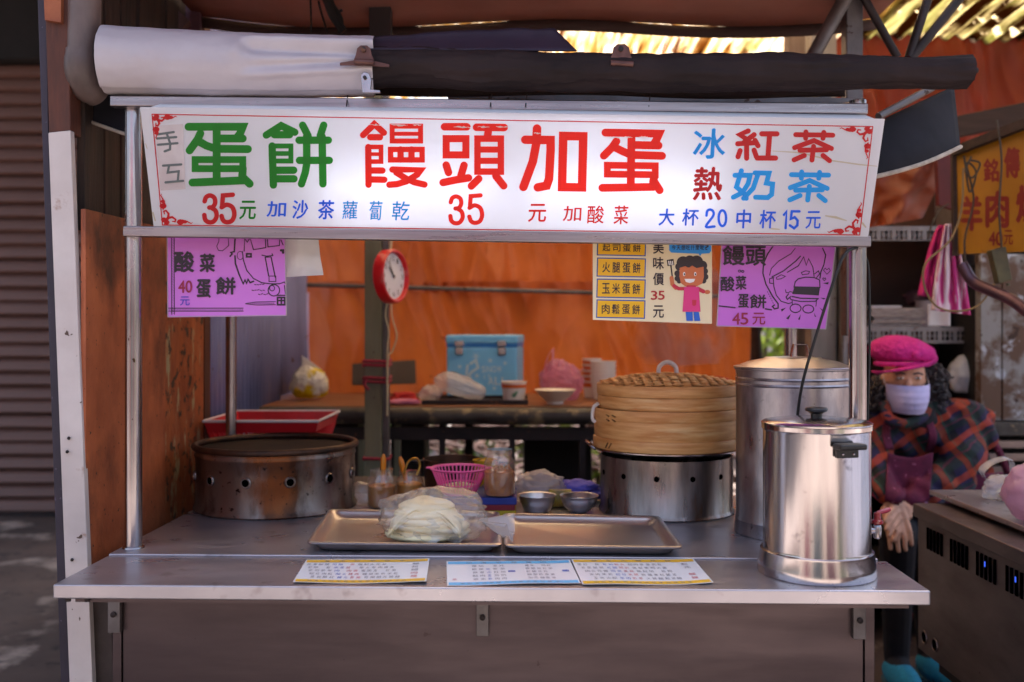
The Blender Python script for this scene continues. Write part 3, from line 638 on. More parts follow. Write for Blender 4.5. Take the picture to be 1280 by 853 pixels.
MB().tube([fn(i/12, 1) + Vector((0,-.004,0)) for i in range(13)], .0055, 8).build('hem', HEM, t)
MB().tube([P(1098,146,2.41), P(1165,110,2.5)], .0095, 12).build('rod', GREYMETAL, t)
t = thing('dark_flap', 'small dark flap with frayed hem, left end of the sign', 'tarpaulin', P(140, 140, 2.4))
fn = sheet4(P(122,108,2.42), P(166,112,2.36), P(166,171,2.36), P(103,149,2.42), (0,.02,0))
MB().grid(fn, 10, 10).build('cloth', FLAPM, t, 70, solid=.003)
MB().tube([fn(i/8, 1) + Vector((0,-.004,0)) for i in range(9)], .0045, 8).build('hem', HEM, t)
MB().tube([P(122,105,2.415), P(102,150,2.415)], .004, 8).build('edge_cord', DARKMETAL, t)

# ---------------------------------------------------------------- posters under the sign
LAM = .0008
def poster(name, label, quad, Y, mat, tilt=0):
    pl = Plane(P(*quad[0], Y), P(*quad[3], Y + tilt), P(*quad[1], Y))
    t = thing(name, label, 'poster', pl.at(*quad[3]))
    MB().prism([pl.at(*q) for q in quad], -pl.n * .0015).build('sheet', mat, t)
    return pl, t
PURPLE = M('purple_paper', '#dc86e6', '#d67cdf', scale=3, rough=.35, trans=.25, coat=.4)
CREAM = M('cream_paper', '#ebdcba', '#e6d6b0', scale=3, rough=.35, trans=.15, coat=.4)
INK = M('black_ink', '#241322', rough=.5); MAROON = M('maroon_ink', '#8a1238', rough=.5); BLUEINK = M('blue_ink', '#3a3fb8', rough=.5)
LAME = film('laminate_edge', '#d8d2d8', .35)
def hatch_bar(mb, pl, a, b, wpx, lay):
    d = (Vector(b) - Vector(a)).normalized(); n = Vector((-d.y, d.x))
    for s in (-1, 1): stroke(mb, pl, [tuple(Vector(a) + n*s*wpx/2), tuple(Vector(b) + n*s*wpx/2)], .9, lay)
    k = int((Vector(b) - Vector(a)).length / 2)
    for i in range(k):
        p = Vector(a).lerp(Vector(b), i/k); stroke(mb, pl, [tuple(p - n*wpx/2), tuple(p + n*wpx/2 + d*2)], .35, lay + .0001)
pl, t = poster('purple_poster', 'purple hand-drawn poster priced 40 hanging at the left under the sign', [(209,286), (356,286), (358,395), (210,397)], 2.375, PURPLE)
for qa, qb in (((209,286),(210,397)), ((356,286),(358,395)), ((210,396),(358,394.5))):
    MB().bar(pl.at(*qa, .0004), pl.at(*qb, .0004), .0022, .0022).build('laminate_edge', LAME, t)
Z2 = lambda p: (p[0]/5.818 + 200, p[1]/5.818 + 290)
mb = MB(); k = 0
def ink(pts, wz, tf=Z2, p=None, **kw):
    global k; k += 1; stroke(mb, p or pl, pts, wz, LAM + .00002*k, tf, **kw)
hatch_bar(mb, pl, Z2((93,0)), Z2((95,600)), 3.6, .0007); hatch_bar(mb, pl, Z2((62,566)), Z2((605,566)), 3.8, .0008)
for s in ([(510,178),(525,160),(515,150),(540,145),(545,60),(560,0)], [(545,175),(548,230),(575,310),(605,378),(618,350),(630,375),(640,345),(655,370),(680,360)]): ink(s, 2.0)
ink([(600,145),(605,200),(630,280),(680,340),(740,370),(800,378),(870,378)], 1.3)
ink(ov(583,172,22,30), .8); ink([(612,140),(615,50),(635,75),(655,45),(680,130),(770,115),(765,40)], 1.2); ink([(780,40),(785,110),(868,100),(872,40)], 1.2); ink([(880,60),(895,95)], 1.2)
ink([(430,0),(428,70),(412,105),(425,135),(455,138),(500,100),(495,40)], .8)
ink(bx4(630,160,662,182), 2.2); ink([(880,135),(895,135),(895,152)], 3)
ink([(742,170),(775,178),(820,172),(815,160)], 1.3); ink([(765,185),(790,320)], 1.5); ink([(808,185),(838,330)], 1.5); ink([(765,185),(808,183)], 1.2); ink(bx4(793,322,842,362), 1.0)
ink(ov(828,425,42,42), 1.3); ink(ov(815,410,18,20), 1.0); ink([(850,462),(915,462)], 1.4); ink(bx4(855,478,908,530), 2.2); ink([(860,500),(905,500)], 2.0); ink([(882,480),(882,528)], 2.0); ink([(868,378),(905,365),(912,380)], 1.0); ink([(905,390),(912,450)], 1.2)
ink([(622,522),(700,510),(840,508)], .8); ink([(622,524),(700,533),(840,530)], .8)
for i in range(14): ink([(640+14*i,516),(648+14*i,526)], .6)
put_text(mb, pl, '酸', 218, 315, 24, 25, bold=.045, lay=.0022, dy=0); put_text(mb, pl, '菜', 250, 318, 18, 22, bold=.045, lay=.0022)
put_text(mb, pl, '蛋', 246, 350, 17, 22, bold=.045, lay=.0022); put_text(mb, pl, '餅', 270, 347, 24, 21, bold=.045, lay=.0022)
for j, (x, y, n) in enumerate(((318,356,4), (315,363,5), (323,368,4))): put_text(mb, pl, '蛋餅好吃喔'[:n], x, y, 3, 2.6, .6, lay=.0022) if False else [ink([(q, y), (q + 2, y + random.uniform(-1,1))], .9, lambda p: p) for q in [x + 3.4*i for i in range(n)]]
mb.build('ink_drawing', INK, t, 0)
mb = MB(); put_glyph(mb, pl, '4', (223,351,231,366), .02, .0022); put_glyph(mb, pl, '0', (232,351,240,366), .02, .0022); mb.build('price', MAROON, t, 0)
mb = MB(); put_glyph(mb, pl, '元', (225,371,237,382), .01, .0022); mb.build('price_unit', BLUEINK, t, 0)
pl2 = Plane(P(356,280,2.40), P(358,347,2.40), P(400,280,2.40))
mb = MB(); mb.grid(lambda u, v: pl2.at(350 + (46 + 8*v)*u, 284 + (63 - 5*u*v)*v + 2*u*v) + Vector((0, .006*nz((u*3, v*3, 1), 1.5), 0)), 12, 12)
tag(mb.build('white_paper', M('white_paper', '#dfe0e4', '#cfd1d8', scale=8, rough=.6, trans=.3, bump=.1), None, 70), 'blank crumpled white paper beside the left purple poster', 'paper')

pl, t = poster('menu_poster', 'cream menu poster with yellow boxes and a cartoon cook', [(741,288), (890,290), (890,405), (741,400)], 2.36, CREAM)
Z3 = lambda p: (p[0]/7.106 + 730, p[1]/7.106 + 290)
YEL = M('yellow_print', '#e0a908', rough=.4); BLUEP = M('blue_print', '#1f4f9c', rough=.4)
rows = ((65,210,'起司蛋餅'), (228,398,'火腿蛋餅'), (415,585,'玉米蛋餅'), (600,765,'肉鬆蛋餅'))
mbb, mby, mbt = MB(), MB(), MB()
for y0, y1, s in rows:
    sh_ = (y0 - 65) * -.012
    fillpoly(mbb, pl, [Z3(p) for p in ((118+sh_,y0),(553+sh_,y0+8),(548+sh_,y1+8),(113+sh_,y1))], .0006)
    fillpoly(mby, pl, [Z3(p) for p in ((128+sh_,y0+10),(543+sh_,y0+18),(538+sh_,y1-2),(123+sh_,y1-10))], .0009)
    for i, ch in enumerate(s):
        x = 165 + 90*i + sh_; a = Z3((x, y0 + 42 + 2*i)); b = Z3((x + 68, y1 - 38 + 2*i)); put_glyph(mbt, pl, ch, (*a, *b), .02, .0012)
    mbt.build('lettering', INK, t, 0); mbt = MB()
mbb.build('box_border', BLUEP, t, 0); mby.build('box', YEL, t, 0)
for ch, y in (('美',85),('味',225),('價',365),('元',655)): a = Z3((615,y)); b = Z3((708,y+108)); put_glyph(mbt, pl, ch, (*a, *b), .02, .0012)
mbt.build('lettering', INK, t, 0)
mb = MB()
for ch, x in (('3',595),('5',660)): a = Z3((x,525)); b = Z3((x+55,603)); put_glyph(mb, pl, ch, (*a, *b), .025, .0012)
mb.build('price', M('red_ink', '#a81a22', rough=.4), t, 0)
def flat(nm, mat, fn): 
    m_ = MB(); fn(m_); return m_.build(nm, mat, t, 0)
flat('speech_bubble', M('sky_blue_print', '#2f8fe0', rough=.4), lambda q: (fillpoly(q, pl, [Z3(p) for p in ((755,0),(1130,0),(1130,170),(1115,190),(1045,195),(1030,218),(1020,195),(775,185),(757,165))], .0006)))
mb = MB(); put_text(mb, pl, '今天想吃什麼呢?', *Z3((780,118)), 5.0, 6, .9, bold=.02, lay=.001); mb.build('bubble_lettering', INK, t, 0)
HAIRP = M('hair_print', '#2a1a1e', rough=.4); SKINP = M('skin_print', '#c2683c', rough=.4); PINKP = M('pink_print', '#cf2f78', rough=.4); REDP = M('red_print', '#b81f3a', rough=.4); JEAN = M('jeans_print', '#1a58b8', rough=.4); WHP = M('white_print', '#e6e0e0', rough=.4)
def hair(q):
    for i, (x, y, r) in enumerate(((880,275,58),(940,265,55),(1000,268,58),(1050,300,45),(1070,350,32),(1075,400,30),(1062,435,25),(845,310,35),(830,370,28),(830,415,26),(845,440,20))): disc(q, pl, *Z3((x,y)), r/7.1, None, .0006 + .00003*i)
flat('cartoon_hair', HAIRP, hair)
def face(q):
    fillpoly(q, pl, [Z3(p) for p in ((850,320),(900,305),(930,320),(960,300),(1000,322),(1062,310),(1065,400),(1050,460),(1000,485),(900,485),(860,455),(848,400))], .0011)
    stroke(q, pl, [(778,410),(785,465),(815,498)], 5, .0012, Z3); disc(q, pl, *Z3((1095,535)), 3.6, 2.6, .00125)
flat('cartoon_skin', SKINP, face)
def slv(q): stroke(q, pl, [(800,480),(840,505),(900,505)], 4.4, .0014, Z3); stroke(q, pl, [(1010,505),(1060,530)], 5, .0015, Z3); stroke(q, pl, [(920,485),(985,485)], 3, .00155, Z3)
flat('cartoon_sleeve', REDP, slv)
flat('cartoon_apron', PINKP, lambda q: fillpoly(q, pl, [Z3(p) for p in ((890,490),(1020,490),(1035,710),(875,710))], .0016))
flat('cartoon_pocket', REDP, lambda q: fillpoly(q, pl, [Z3(p) for p in ((960,605),(1000,605),(995,650),(978,660),(962,650))], .0019))
def legs(q): fillpoly(q, pl, [Z3(p) for p in ((903,712),(965,712),(968,792),(910,792))], .0016); fillpoly(q, pl, [Z3(p) for p in ((972,712),(1020,712),(1034,792),(980,792))], .0016)
flat('cartoon_jeans', JEAN, legs)
flat('cartoon_smile', WHP, lambda q: (fillpoly(q, pl, [Z3(p) for p in ((892,418),(988,418),(975,445),(940,455),(905,445))], .0014), disc(q, pl, *Z3((890,375)), 1.5, 2.6, .0014), disc(q, pl, *Z3((988,375)), 1.5, 2.6, .0014)))
def spat(q): fillpoly(q, pl, [Z3(p) for p in ((735,250),(795,240),(802,295),(742,305))], .0007); stroke(q, pl, [(772,300),(785,405)], 1.8, .0008, Z3); disc(q, pl, *Z3((893,377)), .8, 1.4, .0017); disc(q, pl, *Z3((990,377)), .8, 1.4, .0017)
flat('cartoon_spatula', HAIRP, spat)
flat('spatula_slot', WHP, lambda q: [stroke(q, pl, [(753+16*i,262),(757+16*i,292)], 1.2, .001, Z3) for i in range(3)])

pl, t = poster('purple_poster', 'purple hand-drawn poster with a big burger priced 45, right under the sign', [(903,292), (1046,295), (1032,412), (896,408)], 2.352, M('purple_paper_right', '#d47ade', '#cc70d6', scale=3, rough=.35, trans=.25, coat=.4))
for qa, qb in (((903,292),(896,408)), ((1046,295),(1032,412)), ((896,407.5),(1032,411.5))):
    MB().bar(pl.at(*qa, .0004), pl.at(*qb, .0004), .0022, .0022).build('laminate_edge', LAME, t)
Z4 = lambda p: (p[0]/6.559 + 885, p[1]/6.559 + 290)
mb = MB(); k = 0
for s, wd in (([(545,100),(490,180),(455,260),(450,340),(475,430),(530,530),(575,590),(575,625),(545,632),(528,612),(545,600)], 1.7), ([(940,135),(965,190),(950,270),(925,330),(918,380)], 1.5),
          ([(505,355),(520,300),(580,240),(680,180),(715,135)], 1.0), ([(525,370),(620,320),(720,240),(758,200)], 1.4), ([(650,332),(740,280),(785,205),(805,275),(825,220),(860,290),(870,365)], 1.2),
          ([(535,380),(540,450),(560,520),(600,570),(660,588),(690,580)], 1.2), ([(540,375),(505,385),(505,420),(530,425)], 1.1), ([(875,345),(905,320),(915,345),(890,375)], 1.1),
          ([(560,375),(600,352),(635,365),(600,385),(565,390),(560,375)], 1.0), ([(765,335),(800,320),(832,325),(825,345),(775,352),(765,335)], 1.0),
          ([(635,475),(640,498),(660,500),(672,490),(692,495)], 1.0), ([(660,510),(640,535),(650,555),(680,530)], 1.3),
          ([(705,455),(715,410),(740,385),(800,372),(870,375),(915,395),(918,455)], 1.3), ([(705,450),(920,455)], 1.0), ([(690,530),(760,545),(905,548)], 1.5), ([(672,540),(680,555),(760,572),(880,570),(900,550)], 1.2),
          ([(690,565),(692,600)], 1.0), ([(890,565),(885,610)], 1.0), (ov(718,627,45,35), 1.2), (ov(822,633,45,33), 1.2), ([(92,608),(222,622)], 1.6), ([(470,632),(520,640)], 1.8)): ink(s, wd, Z4)
fillpoly(mb, pl, [Z4(p) for p in ((708,452),(918,458),(908,522),(690,510))], .0009)
for tri in (((640,622),(598,635),(605,655)), ((680,672),(640,710),(660,720)), ((762,675),(738,718),(752,722)), ((868,662),(888,700),(875,695)), ((912,620),(950,645),(940,652)), ((990,412),(940,422),(985,432)), ((920,540),(965,545),(950,556))): fillpoly(mb, pl, [Z4(p) for p in tri], .0009)
for hx, hy, hr in ((975,320,28), (953,388,14)): ink([(hx,hy+hr),(hx-hr,hy-hr*.2),(hx-hr*.5,hy-hr*.8),(hx,hy-hr*.3),(hx+hr*.6,hy-hr*.8),(hx+hr,hy),(hx,hy+hr)], .8, Z4)
for i in range(6): ink([(487+9*i,490+18*i),(490+9*i,496+18*i)], .8, Z4)
put_text(mb, pl, '饅', *Z4((122,115)), 27, 24, bold=.03, lay=.0022); put_text(mb, pl, '頭', *Z4((310,118)), 25, 24, bold=.03, lay=.0022)
ink(ov(258,322,10,8), 1, Z4); ink(ov(285,325,10,8), 1, Z4)
put_text(mb, pl, '酸', *Z4((105,368)), 17, 18, bold=.03, lay=.0022); put_text(mb, pl, '菜', *Z4((228,362)), 13, 17, bold=.03, lay=.0022)
put_text(mb, pl, '蛋', *Z4((248,512)), 13, 17, bold=.03, lay=.0022); put_text(mb, pl, '餅', *Z4((345,515)), 20, 17, bold=.03, lay=.0022)
mb.build('ink_drawing', INK, t, 0)
mb = MB()
for ch, x0, x1 in (('4',200,262),('5',268,330),('元',365,468)): put_glyph(mb, pl, ch, (*Z4((x0,665)), *Z4((x1,760))), .015, .0022)
mb.build('price', MAROON, t, 0)
# ================================================================ ON THE COUNTER
def on(x, y, z=TOP): return P(x, y, (CZ - z) * FPX / (y - HZ))
SHADEBLK = M('shade_black', '#020202', rough=1, spec=0)  # flat black painted in for the dark of holes, slots and gaps
def ring_pts(c, r, z, n, a0=0): return [(c.x + r*math.cos(a0 + 2*math.pi*k/n), c.y + r*math.sin(a0 + 2*math.pi*k/n), c.z + z) for k in range(n)]
# big scorched griddle ring, left
c = P(345.5, 631, 2.90); c.z = TOP + .001; r = .227
pot = thing('griddle_stove', 'big scorched round griddle stove with portholes, left end of the counter', 'stove', c)
MB().lathe([(r-.004,.012),(r+.004,0),(r+.006,.004),(r+.004,.009),(r-.001,.016),(r-.001,.1),(r-.001,.148),(r+.002,.152),(r+.002,.158),(r,.162),(r,.168),(r-.006,.168),(r-.006,.02),(0,.02)], c, 72).build('drum', POTRUST, pot, 40)
MB().tube([Vector(p) for p in ring_pts(c, r+.001, .178, 72)] + [Vector(ring_pts(c, r+.001, .178, 72)[0])], .0095, 12, False).build('rim', RIMRUST, pot)
MB().lathe([(r-.0065,.170),(r-.0075,.07),(r-.02,.062),(0,.06)], c, 64).build('griddle_plate', M('black_iron', '#171110', '#2a1e18', scale=14, rough=.8, spec=.2), pot)
for k in range(12):
    a = -math.pi/2 + (k - .25) * math.pi/6; d = Vector((math.cos(a), math.sin(a), 0)); q = c + d*(r - .002) + Vector((0,0,.098))
    h = MB().lathe([(0,.0035),(.011,.0035),(.011,0)], q, 20, ax=d).build('air_hole', SHADEBLK, pot)
    MB().lathe([(.010,.001),(.0105,.0055),(.013,.0058),(.0155,.0035),(.016,.001)], q, 20, ax=d).build('hole_collar', BURNER, h)
# red basket behind it
REDPL = M('red_plastic', '#c9202a', '#b01a22', scale=5, rough=.4)
bq = P(325, 540, 3.28); rb = thing('red_basket', 'red plastic basket with pale rim behind the griddle stove', 'basket', (bq.x, bq.y, TOP))
zt = P(330, 524, 3.2).z; x0, x1 = P(258, 0, 3.15).x, P(400, 0, 3.15).x; y0, y1 = 3.12, 3.5; zb = TOP + .09
mb = MB(); ins_ = .04
def bwall(a, b, a2, b2, nm):
    a, b, a2, b2 = map(Vector, (a, b, a2, b2)); m_ = MB(); n = 22
    m_.prism([a, b, b.lerp(b2, .28), a.lerp(a2, .28)], (b-a).cross(a2-a).normalized()*.003); m_.prism([a.lerp(a2,.72), b.lerp(b2,.72), b2, a2], (b-a).cross(a2-a).normalized()*.003)
    for i in range(n + 1):
        t_ = i/n; p = a.lerp(b, t_).lerp(a2.lerp(b2, t_), .25); q = a.lerp(b, t_).lerp(a2.lerp(b2, t_), .75); m_.tube([p, q], .0028, 6, False)
    m_.build(nm, REDPL, rb)
T = [(x0,y0,zt),(x1,y0,zt),(x1,y1,zt),(x0,y1,zt)]; B = [(x0+ins_,y0+ins_,zb),(x1-ins_,y0+ins_,zb),(x1-ins_,y1-ins_,zb),(x0+ins_,y1-ins_,zb)]
for i in range(4): bwall(T[i], T[(i+1) % 4], B[i], B[(i+1) % 4], 'side')
MB().box(x0+ins_, x1-ins_, y0+ins_, y1-ins_, zb-.003, zb).build('bottom', REDPL, rb)
MB().tube([Vector(p) for p in T + T[:2]], .005, 8).build('rim', M('pale_rim', '#d8cdd0', rough=.4), rb)
MB().box(x0+.05, x1-.05, 3.2, 3.42, TOP-.02, zb-.004).build('stand', DARKMETAL, rb)
# counter shelf behind the cart for these
bs = MB().box(-.95, -.3, 3.14, 3.6, TOP-.06, TOP-.021).build('rear_shelf', GREYB); tag(bs, 'grey board shelf behind the cart under the red basket', 'shelf')
for x in (-.9, -.35):
    for y in (3.2, 3.55): MB().bar((x, y, 0), (x, y, TOP-.0605), .04, .04, (0,1,0)).build('leg', BEAMW, bs)

# steamer stove, pan and bamboo
c = P(832.5, 637, 2.832); c.z = TOP + .001; r = .186
st = thing('burner_stove', 'round steel burner drum with air holes under the bamboo steamer', 'stove', c)
MB().lathe([(r-.004,.01),(r+.004,0),(r+.006,.003),(r+.003,.008),(r,.012),(r,.158),(r-.004,.158),(r-.004,.012),(0,.012)], c, 64).build('drum', BURNER, st, 40)
for k in range(12):
    a = -math.pi/2 + (k - .55) * math.pi/6; d = Vector((math.cos(a), math.sin(a), 0)); q = c + d*(r-.002) + Vector((0,0,.112))
    MB().lathe([(0,.003),(.0075,.003),(.0075,0)], q, 16, ax=d).build('air_hole', SHADEBLK, st)
pn = thing('steamer_pan', 'shallow round steel pan with side handles between burner and steamer', 'pan', c + Vector((0,0,.159)))
cz = c + Vector((0,0,.1595))
MB().lathe([(0,0),(.15,0),(.185,.006),(.205,.016),(.213,.018),(.213,.0205),(.203,.0195),(.18,.010),(0,.004)], cz, 64).build('body', STEELPOLE, pn)
for s in (-1, 1):
    MB().tube(curve([cz + Vector((s*.205, -.05, .017)), cz + Vector((s*.222, -.036, .03)), cz + Vector((s*.226, 0, .034)), cz + Vector((s*.222, .036, .03)), cz + Vector((s*.205, .05, .017))], 5), .004, 8).build('handle', STEELPOLE, pn)
WHT = M('white_plastic', '#dcd6d6', rough=.4)
def bands(parent, c0, spec, tilt=0):
    for nm, z0, z1, rr in spec:
        o = MB().lathe([(rr-.006, z0),(rr-.0012, z0),(rr, z0+.003),(rr, z1-.003),(rr-.0012, z1),(rr-.006, z1),(rr-.006, z0)], c0, 72, wob=lambda a, z: 1 + .004*math.sin(3*a + z*40)).build(nm, BAMBOO, parent, 40)
c0 = cz + Vector((0, 0, .0215))
bk = thing('steamer_basket', 'lower bamboo steamer basket standing on the steel pan', 'steamer', c0)
bands(bk, c0, (('bottom_hoop', 0, .030, .207), ('wall', .0302, .098, .204), ('top_hoop', .082, .111, .2075)))
MB().lathe([(0,.02),(.2,.02),(.2,.024),(0,.024)], c0, 48).build('slat_floor', BAMBOOD, bk)
mb = MB()
for a in (-2.62, -2.5):
    for z in (.085, .097): 
        d = Vector((math.cos(a), math.sin(a), 0)); mb.tube([c0 + d*.2065 + Vector((0,0,z)), c0 + Vector((math.cos(a+.07), math.sin(a+.07), 0))*.2095 + Vector((0,0,z-.004))], .0022, 6)
for a in (-2.64, -2.57): d = Vector((math.cos(a), math.sin(a), 0)); mb.tube([c0 + d*.2065 + Vector((0,0,.006)), c0 + Vector((math.cos(a+.06), math.sin(a+.06), 0))*.2085 + Vector((0,0,.02))], .0022, 6)
mb.build('binding', M('rattan_binding', '#8a6234', '#5e3d1e', scale=40, rough=.7), bk)
c1 = c0 + Vector((.004, 0, .1115))
ld = thing('bamboo_cover', 'woven bamboo steamer lid with white handle, steaming', 'lid', c1)
bands(ld, c1, (('bottom_hoop', 0, .034, .199), ('top_hoop', .036, .066, .201), ))
MB().lathe([(.1915,.004),(.1915,.062),(.195,.062),(.195,.004),(.1915,.004)], c1, 64).build('wall', BAMBOOD, ld)
mb = MB(); 
dz = lambda rr: .066 + .028*(1-(rr/.2)**2)
mb.lathe([(.1995,.0655),(.17,dz(.17)),(.13,dz(.13)),(.08,dz(.08)),(.03,dz(.03)),(0,dz(0))], c1, 64); mb.build('dome', BAMBOOD, ld, 60)
for k in range(-7, 8):
    for ax in (0, 1):
        mb = MB(); off = k*.0255; L_ = math.sqrt(max(.0, .192**2 - off**2)); pts = []
        for i in range(9):
            s = -L_ + 2*L_*i/8; rr = math.hypot(s, off); wv = .0014 * (1 if (i + k + ax) % 2 else -1)
            pts.append(c1 + Vector((s, off, dz(rr) + .0016 + wv) if ax == 0 else (off, s, dz(rr) + .0016 + wv)))
        mb.grid(lambda u, v: pts[round(u*8)] + (Vector((0, (v-.5)*.019, 0)) if ax == 0 else Vector(((v-.5)*.019, 0, 0))), 8, 1); mb.build('strip', BAMBOO, ld, 60, solid=.0012)
MB().tube(curve([c1 + Vector((-.026,0,dz(.03))), c1 + Vector((-.022,0,dz(0)+.02)), c1 + Vector((0,0,dz(0)+.032)), c1 + Vector((.022,0,dz(0)+.02)), c1 + Vector((.026,0,dz(.03)))], 6), .0065, 10).build('handle', WHT, ld)
MB().tube(curve([c1 + Vector((-.201,-.05,.012)), c1 + Vector((-.213,-.04,.0)), c1 + Vector((-.216,-.035,-.03)), c1 + Vector((-.208,-.035,-.042))], 5), .005, 8).build('side_loop', WHT, ld)

# tall dull bucket (rear) and shiny bucket (front)
c = P(991, 665, 2.52); c.z = TOP + .001; r = .142; H = .415
tb = thing('tall_steel_bucket', 'tall dull steel drum with flat lid, behind the shiny urn', 'bucket', c)
MB().lathe([(r-.004,.012),(r+.003,0),(r+.004,.006),(r+.001,.03),(r+.0015,.034),(r,.037),(r,.042),(r-.001,.045),(r-.001,.37),(r+.0015,.374),(r-.001,.378),(r-.001,.385),(r+.0015,.389),(r-.001,.393),(r,.41),(r+.004,.412),(r+.004,H),(r-.004,H),(r-.006,.1),(0,.1)], c, 72).build('body', BUCKETOLD, tb, 30)
lid = MB().lathe([(r+.004,H+.001),(r+.005,H+.004),(r-.012,H+.008),(r-.03,H+.016),(r-.07,H+.024),(r-.074,H+.027),(.03,H+.029),(0,H+.029)], c, 64).build('lid', M('lid_metal', '#d0cbd2', '#b5aeb8', scale=5, rough=.3, metal=1), tb, 30)
q = c + Vector((.012, -.02, H + .029))
MB().add([q + Vector(p) for p in ((-.022,-.009,0),(-.022,.009,0),(-.016,-.009,.03),(-.016,.009,.03),(.016,-.009,.03),(.016,.009,.03),(.022,-.009,0),(.022,.009,0))], [(0,1,3,2),(2,3,5,4),(4,5,7,6)]).build('handle', STEELPOLE, lid, 0, solid=.003)
c = P(1020.5, 712, 2.125); c.z = TOP + .0; c.z = .7965; r = .111; H = .315
ub = thing('shiny_steel_urn', 'shiny steel drink urn with black knob at the right front of the counter', 'urn', c)
MB().lathe([(r+.008,.006),(r+.0115,0),(r+.0125,.003),(r+.010,.02),(r+.006,.045),(r+.006,.049),(r+.001,.0505),(r,.055),(r,.3),(r+.001,.304),(r+.003,.306),(r+.003,H),(r-.004,H),(r-.006,.06),(0,.06)], c, 80).build('body', BUCKET, ub, 30)
lid = MB().lathe([(r+.0035,H+.001),(r+.004,H+.004),(r-.003,H+.008),(r-.012,H+.0095),(.05,H+.015),(0,H+.016)], c, 72).build('lid', BUCKET, ub, 30)
q = c + Vector((0, 0, H + .016))
MB().lathe([(0,0),(.012,0),(.012,.006),(.016,.009),(.0225,.012),(.024,.016),(.022,.019),(.012,.0205),(0,.0205)], q, 28).build('knob', BLACK, lid)
d = Vector((.22, -1, 0)).normalized(); sdv = Vector((1, .22, 0)).normalized(); q = c + d*(r + .002) + Vector((0,0,.276))
h = MB().bar(q - sdv*.03 + d*.018 + Vector((0,0,.006)), q + sdv*.03 + d*.018 + Vector((0,0,.006)), .034, .012).build('handle', BLACK, ub, bevel=.004)
MB().bar(q - sdv*.024 + d*.006 + Vector((0,0,-.005)), q + sdv*.024 + d*.006 + Vector((0,0,-.005)), .012, .026).build('handle_mount', BLACK, h, bevel=.002)
for s in (-1, 1): MB().ball(q + sdv*s*.012 + d*.0125 + Vector((0,0,-.01)), .003, 8, 6).build('screw', STEELPOLE, h)
# red tap on the far side of the urn, over her hands
q = c + Vector((r*.95, .02, .085)); d = Vector((1, -.1, 0)).normalized()
tp = MB().tube([q, q + d*.025], .008, 12).build('tap', STEELPOLE, ub)
REDT = M('tap_red', '#8a0d1c', rough=.25, coat=.5)
MB().lathe([(.006,-.03),(.009,-.026),(.009,-.004),(.007,0)], q + d*.031 + Vector((0,0,.012)), 16).build('spout', STEELPOLE, tp)
MB().lathe([(.010,0),(.0125,.002),(.0125,.008),(.010,.010),(.008,.011),(.0075,.024),(.004,.026),(0,.026)], q + d*.031 + Vector((0,0,.013)), 16).build('tap_head', REDT, tp)
MB().tube([q + d*.031 + Vector((0,0,.037)), q + d*.05 + Vector((0,0,.043)), q + d*.058 + Vector((0,0,.046))], [.004,.0055,.004], 10).build('lever', M('tap_lever', '#a83a52', rough=.25, coat=.6), tp)
tag(MB().tube(curve([P(1072,309,2.262), P(1056,318,2.245), P(1042,352,2.24), P(1020,420,2.26), P(1003,480,2.29), P(996,530,2.33), P(994,580,2.36)], 8), .0035, 8).build('power_cable', RUBBER), 'black cable drooping from the sign in front of the tall bucket', 'cable')
tag(MB().tube(curve([P(1080,318,2.31), P(1086,340,2.32), P(1087,430,2.325), P(1084,540,2.33), P(1082,640,2.35)], 8), .0026, 8).build('power_cable', RUBBER), 'thin black cable running down along the right front pole', 'cable')

# trays
def tray(name, label, fl_, fr, br_, bl_, zr=.022):
    "rim corners as pixels on the tray's rim plane"
    t = thing(name, label, 'tray', on((fl_[0]+fr[0])/2, 665), 'trays on the counter')
    g = [on(*p, TOP + zr + .002) for p in (fl_, fr, br_, bl_)]; ce = sum(g, Vector())/4
    def loop(k, z, rad):
        o = []
        for i in range(4):
            p = ce + (g[i] - ce)*1.0; pa = g[i-1]; pb = g[(i+1) % 4]
            d1 = (pa - p).normalized(); d2 = (pb - p).normalized(); p = p + (d1 + d2)*k
            for s in range(7):
                a = s/6; q1 = p + d1*rad; q2 = p + d2*rad; o.append((q1*(1-a)**2 + p*2*a*(1-a) + q2*a*a) + Vector((0,0,z - (TOP + zr + .002))))
        return o
    L_ = [loop(-.001, TOP+zr-.003, .02), loop(-.002, TOP+zr+.001, .02), loop(.001, TOP+zr+.003, .02), loop(.006, TOP+zr+.002, .022), loop(.010, TOP+zr-.004, .024), loop(.019, TOP+.005, .03), loop(.026, TOP+.002, .035)]
    n = len(L_[0]); vs = sum(L_, []); fs = [(i*n+j, i*n+(j+1) % n, (i+1)*n+(j+1) % n, (i+1)*n+j) for i in range(len(L_)-1) for j in range(n)] + [tuple(range((len(L_)-1)*n, len(L_)*n))]
    MB().add(vs, fs).build('pan', ALU, t, 50, solid=.0012)
    return t
tray('metal_tray', 'shallow steel tray on the left holding the bag of flatbread', (384,678), (626,681), (623,640), (412,637))
tray('metal_tray', 'empty shallow steel tray beside the bag of flatbread', (632,682), (853,684), (824,645.5), (630,642))

